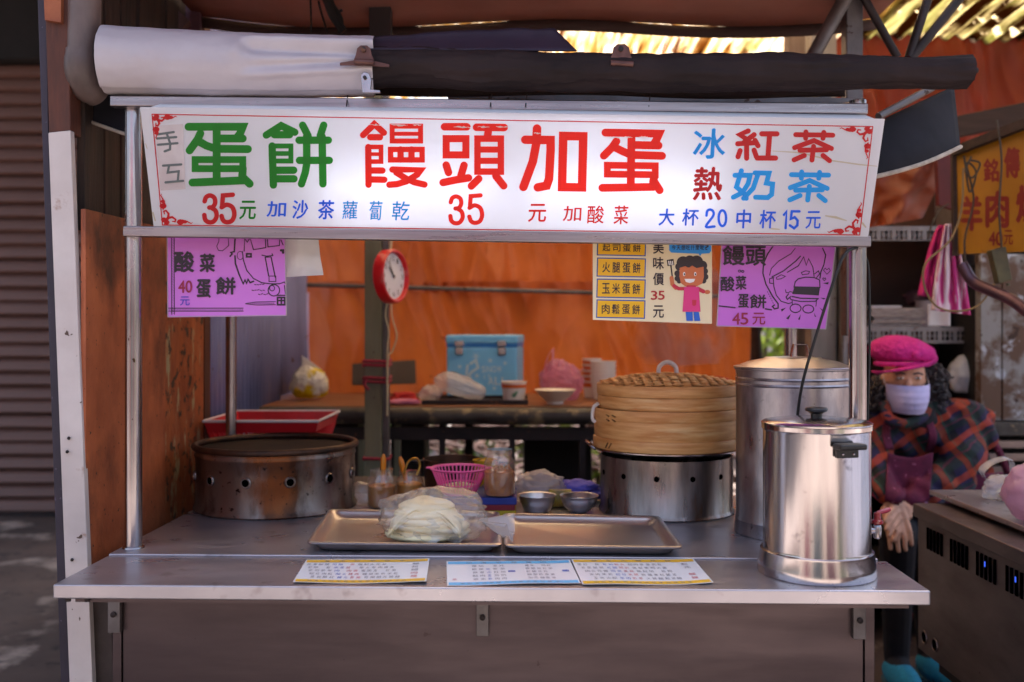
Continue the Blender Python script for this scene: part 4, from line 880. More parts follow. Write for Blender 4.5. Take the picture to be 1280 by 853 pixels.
# bag of flatbread in the left tray
bc = on(541, 673, TOP + .004); 
DOUGH = M('flatbread', '#fff0c4', '#f8e2b0', scale=8, rough=.6, bump=.1, bscale=25, c4='#b98f5c', s4=20, t4=.72)
fb = thing('flatbread_stack', 'stack of pale folded flatbread inside the plastic bag', 'flatbread', bc)
for k in range(5):
    rr = .104 - .010*k; ph = random.uniform(0, 6)
    mb = MB(); mb.ball(bc + Vector((-.012 + random.uniform(-.006,.006), random.uniform(-.008,.008), .017 + .0155*k)), (rr, rr*.9, .019), 56, 18, lambda d, k=k, ph=ph: 1 + .03*math.sin(2*math.atan2(d.y, d.x) + ph) + .08*abs(nz((d.x*2+k, d.y*2, d.z+ph), 1.6, 3)))
    mb.build('flatbread', DOUGH, fb, 80)
for k in range(3):
    a0 = -.3 + .5*k
    mb = MB(); mb.grid(lambda u, v: bc + Vector((-.012 + (-.085 + .17*u)*math.cos(a0*.4) , -.055 + .07*v - .05*(2*u-1)**2, .09 + .004*k - .046*(2*u-1)**2 - .02*(1-v) + .006*math.sin(6*u + 3*k))), 16, 8); mb.build('fold', DOUGH, fb, 80, solid=.003)
CLEAR = film('clear_bag', '#f4f4f7', .80, .14, 1.0, wrinkle=34); MILKY = film('milky_bag', '#f4f0f4', .62, .2, .9, wrinkle=34)
def crumple(c, rad, seed, amp=.22, flat=.0, nu=96, nv=60, sc=2.2):
    def fn(d):
        k = 1 + .6*amp*nz((d.x*sc*.6+seed, d.y*sc*.6, d.z*sc*.6), 1.0, 2)
        q = Vector(d)*1.7 + Vector((seed, seed*.7, 0)); q += Vector((nz(q, 1.1), nz(q + Vector((9,0,0)), 1.1), 0))*.5
        k += amp*(.55*abs(noise.noise(q*1.6)) + .38*abs(noise.noise(q*3.3 + Vector((4,1,7))))) - .25*amp
        return k
    mb = MB(); mb.ball(c, rad, nu, nv, fn); zf = c[2] - rad[2]*.82
    mb.v = [(x, y, max(z, zf)) for x, y, z in mb.v]; return mb
bag = thing('plastic_bag', 'clear plastic bag wrapped round the flatbread on the left tray', 'plastic bag', bc)
crumple(bc + Vector((.004, 0, .057)), (.134, .115, .064), 3.3, .3).build('film', film('cloudy_bag', '#fffdfb', .82, .14, 1.2, wrinkle=38), bag, 80)
def tail(u, v):
    a = -1.1 + 2.2*v; L_ = .03 + .085*u
    return bc + Vector((.085 + L_*math.cos(a*.6), -.02 + L_*math.sin(a)*.75, .05 + .02*math.sin(9*v+2)*u - .022*u + .014*math.sin(23*v)*u))
mb = MB(); mb.grid(tail, 10, 36); mb.build('gathered_end', MILKY, bag, 80)
mb = MB(); mb.grid(lambda u, v: bc + Vector((-.04 + .13*u, -.095 - .012*math.sin(5*u), .012 + .045*v + .008*math.sin(14*u + 4*v))) + Vector((0, .04*v, 0)), 30, 8); mb.build('crease', CLEAR, bag, 80)

# jars with orange spoons
GLASS = film('jar_glass', '#e0d8c8', .84, .03, 1.0); 
ORPL = M('orange_plastic', '#e08a10', '#d67c08', scale=5, rough=.35)
SAUCE = M('dark_sauce', '#a05c1c', '#bd7826', scale=12, rough=.3); PASTE = M('amber_paste', '#d6942c', '#c07e1e', scale=10, rough=.35)
FLOSS = M('shredded_floss', '#d08034', '#a85a22', scale=40, rough=.8, bump=.3)
def jar(name, label, c, r, h, fill, fm, spoon=None):
    t = thing(name, label, 'jar', c)
    MB().lathe([(0,.003),(r-.004,.003),(r,.008),(r,h*.66),(r*.97,h*.74),(r*.78,h*.84),(r*.76,h*.88),(r*.8,h*.89),(r*.8,h*.92),(r*.76,h*.93),(r*.8,h*.96),(r*.8,h)], c, 40).build('glass', GLASS, t, 40)
    MB().lathe([(0,.0045),(r-.005,.0045),(r-.0022,.010),(r-.0022,fill),(r*.6,fill+.004),(0,fill+.001)], c, 36, wob=lambda a, z: 1).build('contents', fm, t, 40)
    if spoon:
        q0, q1 = spoon; s = thing('spoon', 'orange handled spoon standing in ' + label, 'spoon', q0)
        q0, q1 = Vector(q0), Vector(q1)
        pts = [q0.lerp(q1, i/8) for i in range(9)]
        MB().tube(pts, [.005,.0055,.006,.0065,.007,.0078,.0082,.008,.004], 12).build('handle', ORPL, s)
        MB().bar(q0 - (q1-q0).normalized()*.022, q0, .012, .003).build('bowl', STEELPOLE, s)
    return t
j1 = on(477, 634); j2 = on(512, 629)
jar('glass_jar', 'left jar of dark sauce by the griddle stove', j1, .041, .11, .062, SAUCE, (j1 + Vector((.004, -.006, .03)), P(479.5, 568, j1.y - .005)))
jar('glass_jar', 'right jar of amber paste next to the pink colander', j2, .040, .095, .058, PASTE, (j2 + Vector((.0, -.012, .03)), P(500, 571, j2.y - .008)))
tag(MB().tube(curve([P(505,592,2.82), P(510,578,2.85), P(520,573,2.87), P(525,582,2.88), P(521,594,2.87)], 6), .0032, 8).build('ladle_handle', M('brassy_wire', '#b58a2c', '#8a7a5c', scale=9, rough=.35, metal=.8)), 'bent brassy ladle handle behind the right sauce jar', 'ladle')
# folded clear bag edge left of jars
mb = crumple(on(452, 634) + Vector((0, .03, .03)), (.035, .03, .04), 9.1, .3, nu=36, nv=24); tag(mb.build('plastic_bag', CLEAR, None, 80), 'crumpled clear bag between griddle stove and left jar', 'plastic bag')

# book under colander + floss jar
bkc = on(606, 640)
bkx0, bkx1 = P(545, 0, 2.74).x, P(645, 0, 2.74).x
for z0, z1, m_, dx, lab in ((.0008,.014,M('yellow_card', '#b39a1e', rough=.6),.0,'flat yellow box, bottom of the stack under the colander'), (.0142,.030,M('red_card', '#7a1626', rough=.55),-.003,'flat dark red box, middle of the stack under the colander'), (.0302,.050,M('blue_card', '#26368a', '#1e2b70', scale=5, rough=.5),.002,'flat blue box carrying the pink colander and floss jar')):
    o_ = MB().box(bkx0+dx+.015, bkx1+dx, 2.735, 2.93, TOP+z0, TOP+z1).build('flat_box', m_, None, bevel=.002); tag(o_, lab, 'box', 'flat boxes on the counter')
HOTP = M('pink_plastic', '#ff78b8', '#fa6cae', scale=6, rough=.35, trans=.15)
cc_ = P(574, 620, 2.80); cc_.z = TOP + .0505
cl = thing('pink_colander', 'hot pink plastic colander on the blue box', 'colander', cc_)
rt, rbm, hh = .077, .046, .072
MB().lathe([(rt-.004,hh-.003),(rt+.001,hh-.004),(rt+.006,hh),(rt+.003,hh+.003),(rt-.003,hh+.002),(rt-.004,hh-.003)], cc_, 56).build('rim', HOTP, cl)
MB().lathe([(0,0),(rbm,0),(rbm+.002,.006),(rbm,.006),(rbm-.002,.003),(0,.003)], cc_, 48).build('base', HOTP, cl)
for k in range(40):
    a = 2*math.pi*k/40; d = Vector((math.cos(a), math.sin(a), 0)); mb = MB(); mb.tube([cc_ + d*rbm + Vector((0,0,.004)), cc_ + d*(rbm + (rt-rbm)*.45) + Vector((0,0,hh*.4)), cc_ + d*(rt-.001) + Vector((0,0,hh-.002))], .0021, 6, False); mb.build('rib', HOTP, cl)
MB().lathe([(rbm+.012,.026),(rbm+.0145,.027),(rbm+.0145,.030),(rbm+.012,.030),(rbm+.012,.026)], cc_, 48).build('hoop', HOTP, cl)
MB().lathe([(0,.0035),(rbm-.004,.0035),(rbm+.006,.022),(rbm*.5,.03),(0,.032)], cc_, 24, wob=lambda a, z: 1+.1*math.sin(5*a)).build('food', M('chopped_white_veg', '#ded4c0', '#b7a27c', scale=30, rough=.7, bump=.3), cl)
for s in (-1, 1): MB().prism([cc_ + Vector((s*(rt+.003), -.014, hh)), cc_ + Vector((s*(rt+.016), -.008, hh)), cc_ + Vector((s*(rt+.016), .008, hh)), cc_ + Vector((s*(rt+.003), .014, hh))], (0,0,.003)).build('ear', HOTP, cl)
fj = P(624.5, 622, 2.765); fj.z = TOP + .0505
t = jar('glass_jar', 'tall jar of orange shredded floss on the blue box', fj, .0435, .13, .068, FLOSS)
for k in range(60):
    a = random.uniform(0, 6.28); rr = random.uniform(.0, .036); z = .058 + random.uniform(0, .028)
    p = fj + Vector((rr*math.cos(a), rr*math.sin(a), z)); b_ = random.uniform(0, 6.28)
    if k == 0: fm_ = MB()
    fm_.tube(curve([p, p + Vector((.008*math.cos(b_), .008*math.sin(b_), .006)), p + Vector((.014*math.cos(b_+.8), .012*math.sin(b_+.8), -.002))], 2), .0013, 4)
    fm_.v = [(min(max(x, fj.x-.039), fj.x+.039), min(max(y, fj.y-.039), fj.y+.039), z_) for x, y, z_ in fm_.v]
kind(fm_.build('floss_shreds', FLOSS, t), 'stuff')
# tin and dark bowl behind
tq = on(600, 632); tq.y = 2.98; tq.x = P(607, 0, 2.98).x; tq.z = TOP + .001
tn = thing('food_tin', 'blue and yellow tin can behind the floss jar', 'tin', tq)
MB().lathe([(0,0),(.038,0),(.039,.002),(.038,.004),(.038,.117),(.039,.119),(.039,.122),(.036,.122),(.036,.118),(0,.117)], tq, 32).build('can', M('tin_print', '#2a3ca0', '#c9a51e', scale=9, rough=.35, metal=.3, lo=.48, hi=.52), tn)
bq = Vector((P(565, 0, 3.0).x, 3.02, TOP + .001))
bw = thing('dark_pan', 'dark iron pan behind the pink colander', 'pan', bq)
MB().lathe([(0,0),(.07,0),(.082,.02),(.088,.118),(.09,.12),(.086,.12),(.08,.02),(0,.004)], bq, 40).build('bowl', RIMRUST, bw)
MB().tube([bq + Vector((-.085,0,.11)), bq + Vector((-.13,-.01,.112))], .006, 8).build('handle', DARKMETAL, bw)
# small steel bowls
def bowl(c, r, h, label, round_):
    t = thing('steel_bowl', label, 'bowl', c, 'steel bowls on the counter')
    pf = [(0,.001),(r*.62,.001),(r*.72,.004),(r*.92,h*.6),(r,h-.002),(r+.003,h),(r+.002,h+.0015),(r-.002,h),(r*.9,h*.6),(r*.7,.006),(0,.003)] if not round_ else [(0,.001),(r*.4,.001),(r*.55,.006),(r*.82,h*.4),(r*.97,h*.8),(r,h-.002),(r+.003,h),(r+.002,h+.0015),(r-.002,h-.001),(r*.8,h*.4),(r*.5,.008),(0,.004)]
    MB().lathe(pf, c, 40).build('shell', ALU, t, 50); return t
b1 = on(671.5, 640); b2 = on(724, 641)
bowl(b1, .0515, .047, 'deep straight-sided steel bowl behind the empty tray', False); t = bowl(b2, .0525, .048, 'rounded steel bowl next to the burner stove', True)
MB().ball(b2 + Vector((.005,0,.03)), (.022,.018,.012), 16, 10, lambda d: 1+.15*nz(d, 3)).build('dough_ball', DOUGH); tag(bpy.data.objects['dough_ball'], 'small lump of dough in the rounded steel bowl', 'dough')
mb = crumple(Vector((P(675,0,2.92).x, 2.93, TOP+.045)), (.078, .05, .05), 5.5, .3, nu=60, nv=36, sc=3); tag(mb.build('plastic_bag', film('grey_bag', '#d9d3da', .45, .3, .4, wrinkle=18), None, 80), 'crumpled greyish plastic bag behind the deep steel bowl', 'plastic bag')
mb = crumple(Vector((P(722,0,2.96).x, 2.97, TOP+.028)), (.075, .06, .036), 12.5, .4, nu=60, nv=36, sc=3); tag(mb.build('cloth', M('violet_cloth', '#6f66c9', '#5c54b5', scale=12, rough=.8, bump=.1), None, 80), 'crumpled violet blue cloth left of the burner stove', 'cloth')
tag(MB().box(P(686,0,2.86).x, P(715,0,2.86).x, 2.86, 2.885, TOP+.001, TOP+.05).build('snack_packet', M('packet_print', '#b9a03c', '#8a7a5a', scale=30, rough=.5), None, bevel=.003), 'small yellow packet standing behind the steel bowls', 'packet')

# menus lying on the folding shelf
PAPER = M('laminated_paper', '#eaebee', '#e2e4ea', scale=4, rough=.3, coat=.3)
YB = M('yellow_band', '#e0b020', rough=.35); BB = M('blue_band', '#58b4e6', rough=.35); TXT = M('grey_print', '#6c6c7c', rough=.5); TXR = M('red_print_small', '#b8475a', rough=.5); TXB = M('blue_print_small', '#4a68b8', rough=.5)
SZ = .7957
def menu(label, quad, band, seed, blue=False):
    t = thing('table_menu', label, 'menu', on(*quad[3], SZ), 'menus on the folding shelf'); rnd = random.Random(seed)
    a, b, c_, d_ = [on(*q, SZ) for q in quad]           # back-left, back-right, front-right, front-left
    hmp = lambda u, v: .0022 + .0016*math.sin(u*6 + seed)*v + .004*max(0, u - .8)**1.5*5 + (.003*(1-v) if seed % 2 else 0)
    at = lambda u, v, l=0: a.lerp(b, u).lerp(d_.lerp(c_, u), v) + Vector((0, 0, hmp(u, v) + l))
    MB().grid(lambda u, v: at(u, v), 24, 6).build('sheet', PAPER, t, 80)
    for vb, vh in ((.03, .11), (.88, .1)): MB().grid(lambda u, v: at(.012 + .976*u, vb + vh*v, .0005), 24, 1).build('band', band, t, 80)
    ink_ = {0: MB(), 1: MB(), 2: MB()}
    def mark(kk, u0, u1, v0, v1):
        m_ = ink_[kk]
        if rnd.random() < .06: return
        u0 += rnd.uniform(-.004, .002); u1 += rnd.uniform(-.002, .006)
        gv, gf = glyph2d(rnd.choice('蛋餅饅頭加起司火腿玉米肉鬆酸菜紅茶奶茶元'))
        m_.add([at(u0 + (u1-u0)*x, v1 - (v1-v0)*y, .0008) for x, y in gv], gf)
    for i in range(6): mark(0, .16 + .12*i, .2 + .12*i, .06, .115)
    for i in range(14): mark(0, .1 + .055*i, .13 + .055*i, .91, .95)
    for r_ in range(5):
        v0 = .2 + .135*r_
        if not blue:
            u = .03 + (.02*r_)
            for i in range(14):
                kk = 2 if i in (4, 5) else (1 if i in (6, 7) else 0); mark(kk, u, u + .03, v0, v0 + .08); u += .048 + (.012 if i in (3, 7) else 0)
            mark(0 if r_ < 3 else 1, .87, .92, v0, v0 + .08)
        else:
            mark(1, .04, .075, v0, v0 + .07) if r_ in (0, 4) else None
            for i in range(5): mark(2 if i == 2 else 0, .2 + .055*i, .235 + .055*i, v0, v0 + .075); mark(0, .62 + .045*i, .65 + .045*i, v0, v0 + .075)
            mark(2, .48, .53, .45, .52); mark(2, .9, .95, .45, .52)
    for kk, m_ in enumerate((TXT, TXR, TXB)):
        if ink_[kk].f: kind(ink_[kk].build('print', m_, t, 0), 'stuff')
menu('yellow-banded menu sheet, leftmost on the folding shelf', [(383,701), (537,700), (533,730), (366,730)], YB, 2)
menu('blue-banded menu sheet in the middle of the folding shelf', [(558,703), (712,702), (726,731), (559,733)], BB, 4, True)
menu('yellow-banded menu sheet beside the shiny urn', [(714,702), (866,702), (892,731), (728,733)], YB, 7)
# ================================================================ BEHIND THE CART
OLIVE = M('olive_grey_paint', '#7d7c66', '#66644f', scale=5, stretch=(2,2,.5), rough=.6, bump=.06, c4='#4a3a2c', s4=22, t4=.68)
py0 = 3.78
px = lambda x, Y: P(x, 0, Y).x
pt = thing('steel_post', 'olive grey steel post carrying the red clock', 'post', (px(468, py0), py0, 0))
MB().box(px(455.5, py0), px(477, py0), py0, py0 + .07, 0, 2.62).build('channel', OLIVE, pt, bevel=.004)
MB().box(px(477.6, py0), px(485, py0), py0 + .012, py0 + .06, 0, 2.62).build('flange', GREYMETAL, pt, bevel=.002)
MB().box(px(440, py0), px(500, py0), py0 - .03, py0 + .1, 0, .012).build('base_plate', GREYMETAL, pt)
RIB = M('red_ribbon', '#a83248', '#8f2438', scale=12, rough=.7)
for y, l in ((451, 'upper'), (472, 'middle'), (573, 'lower')):
    mb = MB()
    for k in range(2 if y != 573 else 1):
        zz = P(0, y + 5*k, py0).z; x0, x1 = px(454.5, py0), px(486, py0)
        mb.tube([(x0, py0-.004, zz), (x1, py0-.004, zz-.004), (x1, py0+.075, zz), (x0, py0+.075, zz+.004), (x0, py0-.004, zz-.003)], .006, 8)
    if y == 472: mb.tube(curve([(px(458, py0), py0-.01, P(0,474,py0).z), (px(457, py0), py0-.016, P(0,482,py0).z), (px(462, py0), py0-.014, P(0,487,py0).z)], 4), .006, 6)
    tag(mb.build('ribbon_tie', RIB), l + ' red ribbon tied round the olive post', 'ribbon', 'red ribbons on the post')
# clock, turned to the right
cc = P(492, 345.5, 3.66); cd = Vector((.92, -.39, .03)).normalized(); cr = .1
ck = thing('wall_clock', 'round red wall clock hung on the olive post', 'clock', cc)
CRED = M('clock_red', '#cc1620', rough=.3, coat=.3)
MB().lathe([(0,-.035),(cr-.008,-.035),(cr,-.028),(cr,.004),(cr-.004,.012),(cr-.010,.012),(cr-.014,.004),(cr-.016,-.004),(0,-.004)], cc, 56, ax=cd).build('case', CRED, ck, 40)
cu = (Vector((0,0,1)) - cd*cd.z).normalized(); cs_ = cu.cross(cd)
fc_ = MB().lathe([(0,-.002),(cr-.0165,-.002),(cr-.0165,-.0035)], cc, 48, ax=cd).build('dial', M('clock_dial', '#d9dbea', rough=.4), ck)
INKC = M('clock_ink', '#3a3a4a', rough=.4)
cpt = lambda a, r, l=.0: cc + cd*l + (cu*math.cos(a) + cs_*math.sin(a))*r
for h in range(12):
    vs, fs = glyph2d(str(h if h else 12), 0.0); a = 2*math.pi*h/12; o_ = cpt(a, .066, -.001); s_ = .018
    MB().add([o_ + cs_*(u - .5)*s_*(1.3 if h in (0, 10, 11) else .7) + cu*(v - .5)*s_ for u, v in vs], fs).build('numeral', INKC, fc_, 0)
for a, L_, w_, l in ((math.radians(318), .045, .005, .0006), (math.radians(330), .062, .0035, .0016)): MB().bar(cpt(a, -.01, l), cpt(a, L_, l), w_, .0008, cd).build('hand', INKC, ck)
MB().lathe([(0,0),(.005,0),(.005,.004),(0,.004)], cc, 12, ax=cd).build('pin', INKC, ck)
CW = M('cream_wire', '#cfc3a0', rough=.5)
for i, (pts, lab) in enumerate(((((490,300),(487,330),(484,376),(482,395),(486,415),(484,445),(484,520)), 'straight'), (((488,300),(489,378),(491,400),(496,420),(490,440),(485,450),(484,520)), 'looped'))):
    tag(MB().tube(curve([P(*q, 3.765 - .012*i) for q in pts], 8), .003, 6).build('cable', CW), lab + ' cream cable hanging below the red clock', 'cable')
# back counter
TBW = M('worn_table_wood', '#8a5a38', '#6b4228', scale=6, stretch=(.5,4,4), rough=.5, bump=.05, c4='#3c2418', s4=20, t4=.68)
EDGE = M('grimy_table_edge', '#3f3a37', '#29211f', scale=10, rough=.5, rvar=.15, bump=.12, c3='#7a6a50', s3=14, t3=.58, w3=.08)
TZ = 1.01; ty0, ty1 = 3.9, 4.7
bt = thing('back_table', 'long worn wooden back table with grimy rounded black edge', 'table', (-.1, 4.2, 0))
tx0, tx1 = px(300, 4.1), .85
nP = 4
for k in range(nP):
    a = ty0 + .02 + (ty1 - ty0 - .02)*k/nP; MB().box(tx0 + (.12 if k == 0 else 0), tx1, a, a + (ty1-ty0-.02)/nP - .004, TZ - .03, TZ + random.uniform(-.001,.001)).build('board', TBW, bt, bevel=.003)
MB().tube([(tx0+.1, ty0, TZ-.035), (px(560, ty0), ty0, TZ-.038), (tx1, ty0, TZ-.04)], .034, 20).build('rolled_edge', EDGE, bt)
MB().box(tx0, tx0+.1, ty0-.01, ty0+.2, TZ-.075, TZ-.031).build('end_block', EDGE, bt, bevel=.006)
MB().bar((tx0+.1, ty0+.06, TZ-.11), (tx1, ty0+.06, TZ-.115), .04, .05).build('apron_rail', DARKMETAL, bt)
for x in (452, 482, 497, 553, 640, 728): 
    X = px(x, ty0 + .06); MB().bar((X, ty0+.06, 0), (X, ty0+.06, TZ-.04), .024, .024, (0,1,0)).build('leg', DARKMETAL if x > 500 else OLIVE, bt)
for x in (tx0 + .05, -.2, tx1 - .05): MB().bar((x, ty1 - .06, 0), (x, ty1 - .06, TZ - .031), .04, .04, (0,1,0)).build('leg', DARKMETAL, bt)
MB().bar((px(440, 3.96), ty0+.1, .0), (px(440,3.96), ty0+.1, TZ-.08), .1, .05, (0,1,0)).build('leg', BEAMW, bt)
tz = TZ + .0015
tp_ = lambda x, Y: Vector((px(x, Y), Y, tz))
# things on it
q = tp_(478, 4.62); cbd = thing('cutting_board', 'dark chopping board leaning behind the olive post', 'board', q)
MB().prism([P(440,455,4.66), P(519,450,4.66), P(520,480,4.6)-Vector((0,0,0)), P(440,482,4.6)], (0,.02,0)).build('slab', M('dark_board', '#3a2b27', '#2c1f1c', scale=6, rough=.6), cbd, bevel=.003)
mb = crumple(tp_(505, 4.05) + Vector((0,0,.02)), (.055,.05,.026), 2.2, .35, nu=64, nv=40, sc=3); tag(mb.build('cloth', M('red_cloth', '#b81f1f', '#9c1818', scale=12, rough=.8), None, 80), 'crumpled bright red cloth right of the olive post', 'cloth')
mb = crumple(tp_(505, 3.98) + Vector((0,0,.009)), (.07,.04,.012), 6.2, .3, nu=64, nv=40, sc=3); tag(mb.build('cloth', M('pink_cloth', '#c97a9c', '#b8688a', scale=12, rough=.8), None, 80), 'flat dusty pink cloth under the red cloth', 'cloth')
td = thing('serving_tray', 'flat dark tray in front of the blue cooler', 'tray', tp_(595, 4.05))
MB().box(px(528,4.0), px(660,4.0), 3.97, 4.25, tz, tz+.004).build('base', DARKMETAL, td)
for a, b in (((528,3.97),(660,3.97)), ((528,4.25),(660,4.25))): MB().bar((px(a[0],4.0), a[1], tz+.009), (px(b[0],4.0), b[1], tz+.009), .006, .016).build('rim', DARKMETAL, td)
mb = crumple(P(575, 486, 4.08) + Vector((0,0,.01)), (.105,.07,.05), 8.8, .2, nu=84, nv=50)
mb.v = [(x, y, z + (-(x - px(575,4.08))*.28)) for x, y, z in mb.v]; tag(mb.build('plastic_bag', film('long_bag', '#f0ecf2', .62, .25, .4, wrinkle=14), None, 80), 'long clear plastic bag slumped in front of the blue cooler', 'plastic bag')
mb = crumple(P(538, 492, 4.1), (.05,.05,.035), 18.8, .35, nu=40, nv=24); tag(mb.build('plastic_bag', MILKY, None, 80), 'small milky bag left of the blue cooler', 'plastic bag')
# cooler
cq0 = 4.42; x0, x1 = px(558, cq0), px(647, cq0); z1 = P(0, 419, cq0).z
co = thing('cooler_box', 'light blue picnic cooler with two metal latches and snowflake print', 'cooler', ((x0+x1)/2, cq0+.12, tz))
LBL = M('light_blue_plastic', '#7cc8f6', '#70bef0', scale=4, rough=.4); MBL = M('mid_blue_band', '#2f86d8', rough=.4)
rotc = Matrix.Rotation(R(-7), 3, 'Z'); cO = Vector((x0, cq0, 0))
tfk = lambda q: cO + rotc @ Vector((q.x - x0, q.y - cq0, 0)) + Vector((0, 0, q.z))
MB().box(x0, x1, cq0, cq0+.25, tz, z1-.052, tfk).build('body', LBL, co, bevel=.01, seg=3)
MB().box(x0-.001, x1+.001, cq0-.001, cq0+.251, z1-.0518, z1-.04, tfk).build('seal_band', MBL, co, bevel=.003)
MB().box(x0-.004, x1+.004, cq0-.004, cq0+.254, z1-.0398, z1, tfk).build('lid', LBL, co, bevel=.01, seg=3)
for xp in (574.5, 628):
    X = px(xp, cq0); lt = MB().box(X-.02, X+.02, cq0-.010, cq0-.0045, z1-.05, z1-.026, tfk).build('latch', STEELPOLE, co, bevel=.003)
    MB().box(X-.018, X+.018, cq0-.012, cq0-.0015, z1-.088, z1-.056, tfk).build('latch_hook', STEELPOLE, lt, bevel=.007)
PRW = M('faded_white_print', '#c3e0f0', rough=.5)
mb = MB()
class Pf:                       # the cooler's front face
    def at(s, x, y, lay=0):
        d = Vector(((x - 640)/FPX, 1, -(y - HZ)/FPX)); e_ = Vector((0,0,CZ)); n_ = rotc @ Vector((0,-1,0)); o_ = cO + n_*(lay)
        return e_ + d*((o_ - e_).dot(n_)/d.dot(n_))
pf = Pf(); FZ = lambda p: (p[0]/3.878 + 440, p[1]/3.878 + 300)
put_text(mb, pf, 'LET IT', *FZ((588,552)), 2.6, 4, .5, lay=.001) if False else None
for s, x, y, h in (('SNOW', 628, 612, 30), ('ALL', 660, 665, 38), ('IT', 640, 655, 20)):
    for i, ch in enumerate(s): put_glyph(mb, pf, ch, (*FZ((x + i*h*.85, y)), *FZ((x + i*h*.85 + h*(.7 if ch != 'I' else .15), y + h))), .02, .0012)
def flake(x, y, r):
    for a in range(3): stroke(mb, pf, [(x - r*math.cos(a*1.047), y - r*math.sin(a*1.047)), (x + r*math.cos(a*1.047), y + r*math.sin(a*1.047))], .9, .0008 + .0001*a)
for x, y, r in ((522,615,2.6),(670,585,3),(742,598,2.2),(600,565,4.5),(625,712,4),(605,660,3.4),(690,720,2)): flake(*FZ((x,y)), r)
for s in ([(575,600),(600,585),(612,620),(580,640),(560,670),(590,690)], [(560,610),(555,650),(575,670)]): stroke(mb, pf, s, 3.2, .0011, FZ)
mb.build('snowflake_print', PRW, co, 0)
# paper cup, bowl, bags, cups
PCUP = M('paper_cup_white', '#e0d8d2', rough=.6); ORB = M('orange_band', '#d0601e', rough=.5); GRN = M('green_print', '#6fa88a', rough=.5)
q = P(642.5, 501, 4.04); q.z = tz + .005
cp = thing('paper_cup', 'paper cup with orange band and green print in front of the cooler', 'cup', q)
MB().lathe([(0,.004),(.041,.004),(.042,0),(.050,.078),(.0525,.08),(.0515,.083),(.049,.082),(.04,.006),(0,.006)], q, 40).build('cup', PCUP, cp)
MB().lathe([(.0489,.058),(.0493,.058),(.0506,.072),(.0502,.072)], q, 40).build('band', ORB, cp)
mb = MB()
for k in range(3): a = -math.pi/2 + .12*k; mb.lathe([(0,.0003),(.009-.002*k,.0003)], q + Vector((math.cos(a), math.sin(a), 0))*.0465 + Vector((0,0,.03+.006*k)), 10, ax=(math.cos(a), math.sin(a), -.08))
mb.build('leaf_print', GRN, cp)
q = tp_(694, 4.0); bo = thing('melamine_bowl', 'cream melamine bowl in front of the pink bag', 'bowl', q)
MB().lathe([(0,.008),(.028,.008),(.03,0),(.034,0),(.034,.01),(.06,.03),(.078,.052),(.084,.055),(.0835,.058),(.076,.055),(.056,.034),(.03,.014),(0,.012)], q, 44).build('shell', M('cream_melamine', '#ded2c2', rough=.35), bo)
q = tp_(700, 4.2); PBAG = film('pink_bag', '#e090be', .5, .3, .3, wrinkle=14)
pb = thing('pink_plastic_bag', 'pink plastic carrier bag with tall handle behind the cream bowl', 'plastic bag', q)
crumple(q + Vector((.005,.0,.075)), (.092,.06,.09), 21.0, .28, nu=90, nv=60).build('bag', PBAG, pb, 80)
for pts, nm in ((((680,470),(683,452),(688,440),(691,437),(691,448),(688,468)), 'handle'), (((715,472),(722,466),(729,461),(726,468),(718,476)), 'handle')):
    cv = curve([P(*z_, 4.18) for z_ in pts], 5); n = len(cv)
    MB().grid(lambda u, v: cv[round(u*(n-1))] + Vector((.012*(v-.5), .02*(v-.5), .012*(v-.5))), n-1, 3).build(nm, PBAG, pb, 80)
q = tp_(754, 4.25); cs1 = thing('cup_stack', 'tall stack of white paper cups left of the steamer', 'cups', q)
for k in range(5): MB().lathe([(0,.002),(.042,.002),(.0535,.084),(.056,.086),(.056,.089),(.053,.089),(.04,.005),(0,.005)], q + Vector((0,0,.0185*k)), 36).build('cup', PCUP, cs1)
q = tp_(740, 4.36); cs2_ = thing('cup_stack', 'stack of orange striped paper cups half hidden behind the white cups', 'cups', q)
for k in range(5):
    o = MB().lathe([(0,.002),(.034,.002),(.041,.07),(.043,.072),(.043,.075),(.04,.075),(.032,.005),(0,.005)], q + Vector((0,0,.024*k)), 30).build('cup', PCUP, cs2_)
    MB().lathe([(.0378,.046),(.0385,.046),(.0412,.066),(.0405,.066)], q + Vector((0,0,.024*k)), 30).build('band', ORB, o)
q0_ = P(840, 480, 4.35); rbk = thing('red_crate', 'low red plastic crate behind the steaming lid', 'crate', (q0_.x, 4.4, tz))
MB().box(px(770,4.3), px(912,4.3), 4.3, 4.304, tz, tz+.085).build('side', REDPL, rbk); MB().box(px(770,4.3), px(912,4.3), 4.5, 4.504, tz, tz+.085).build('side', REDPL, rbk)
MB().box(px(770,4.3), px(770,4.3)+.004, 4.3045, 4.4995, tz, tz+.085).build('end', REDPL, rbk); MB().box(px(912,4.3)-.004, px(912,4.3), 4.3045, 4.4995, tz, tz+.085).build('end', REDPL, rbk)
mb = crumple(P(815,478,4.22), (.035,.03,.04), 33, .3, nu=36, nv=24); tag(mb.build('plastic_bag', CLEAR, None, 80), 'small clear bag just behind the steamer handle', 'plastic bag')
q = tp_(387, 4.22); yb = thing('bread_bag', 'yellow and white bag with a paper tissue sticking out', 'bag', q)
crumple(q + Vector((0,0,.07)), (.082,.06,.075), 41, .25, nu=76, nv=48).build('bag', M('yellow_print_bag', '#d9c21a', '#e4e2dc', scale=9, rough=.3, lo=.47, hi=.53, trans=.2), yb, 80)
MB().grid(lambda u, v: q + Vector((-.035 + .05*u + .03*v*u, .01*math.sin(3*u), .115 + .075*v*(1 - .5*u) - .02*u)), 8, 8).build('tissue', M('tissue', '#dcd9dd', rough=.8, trans=.3), yb, 80, solid=.002)
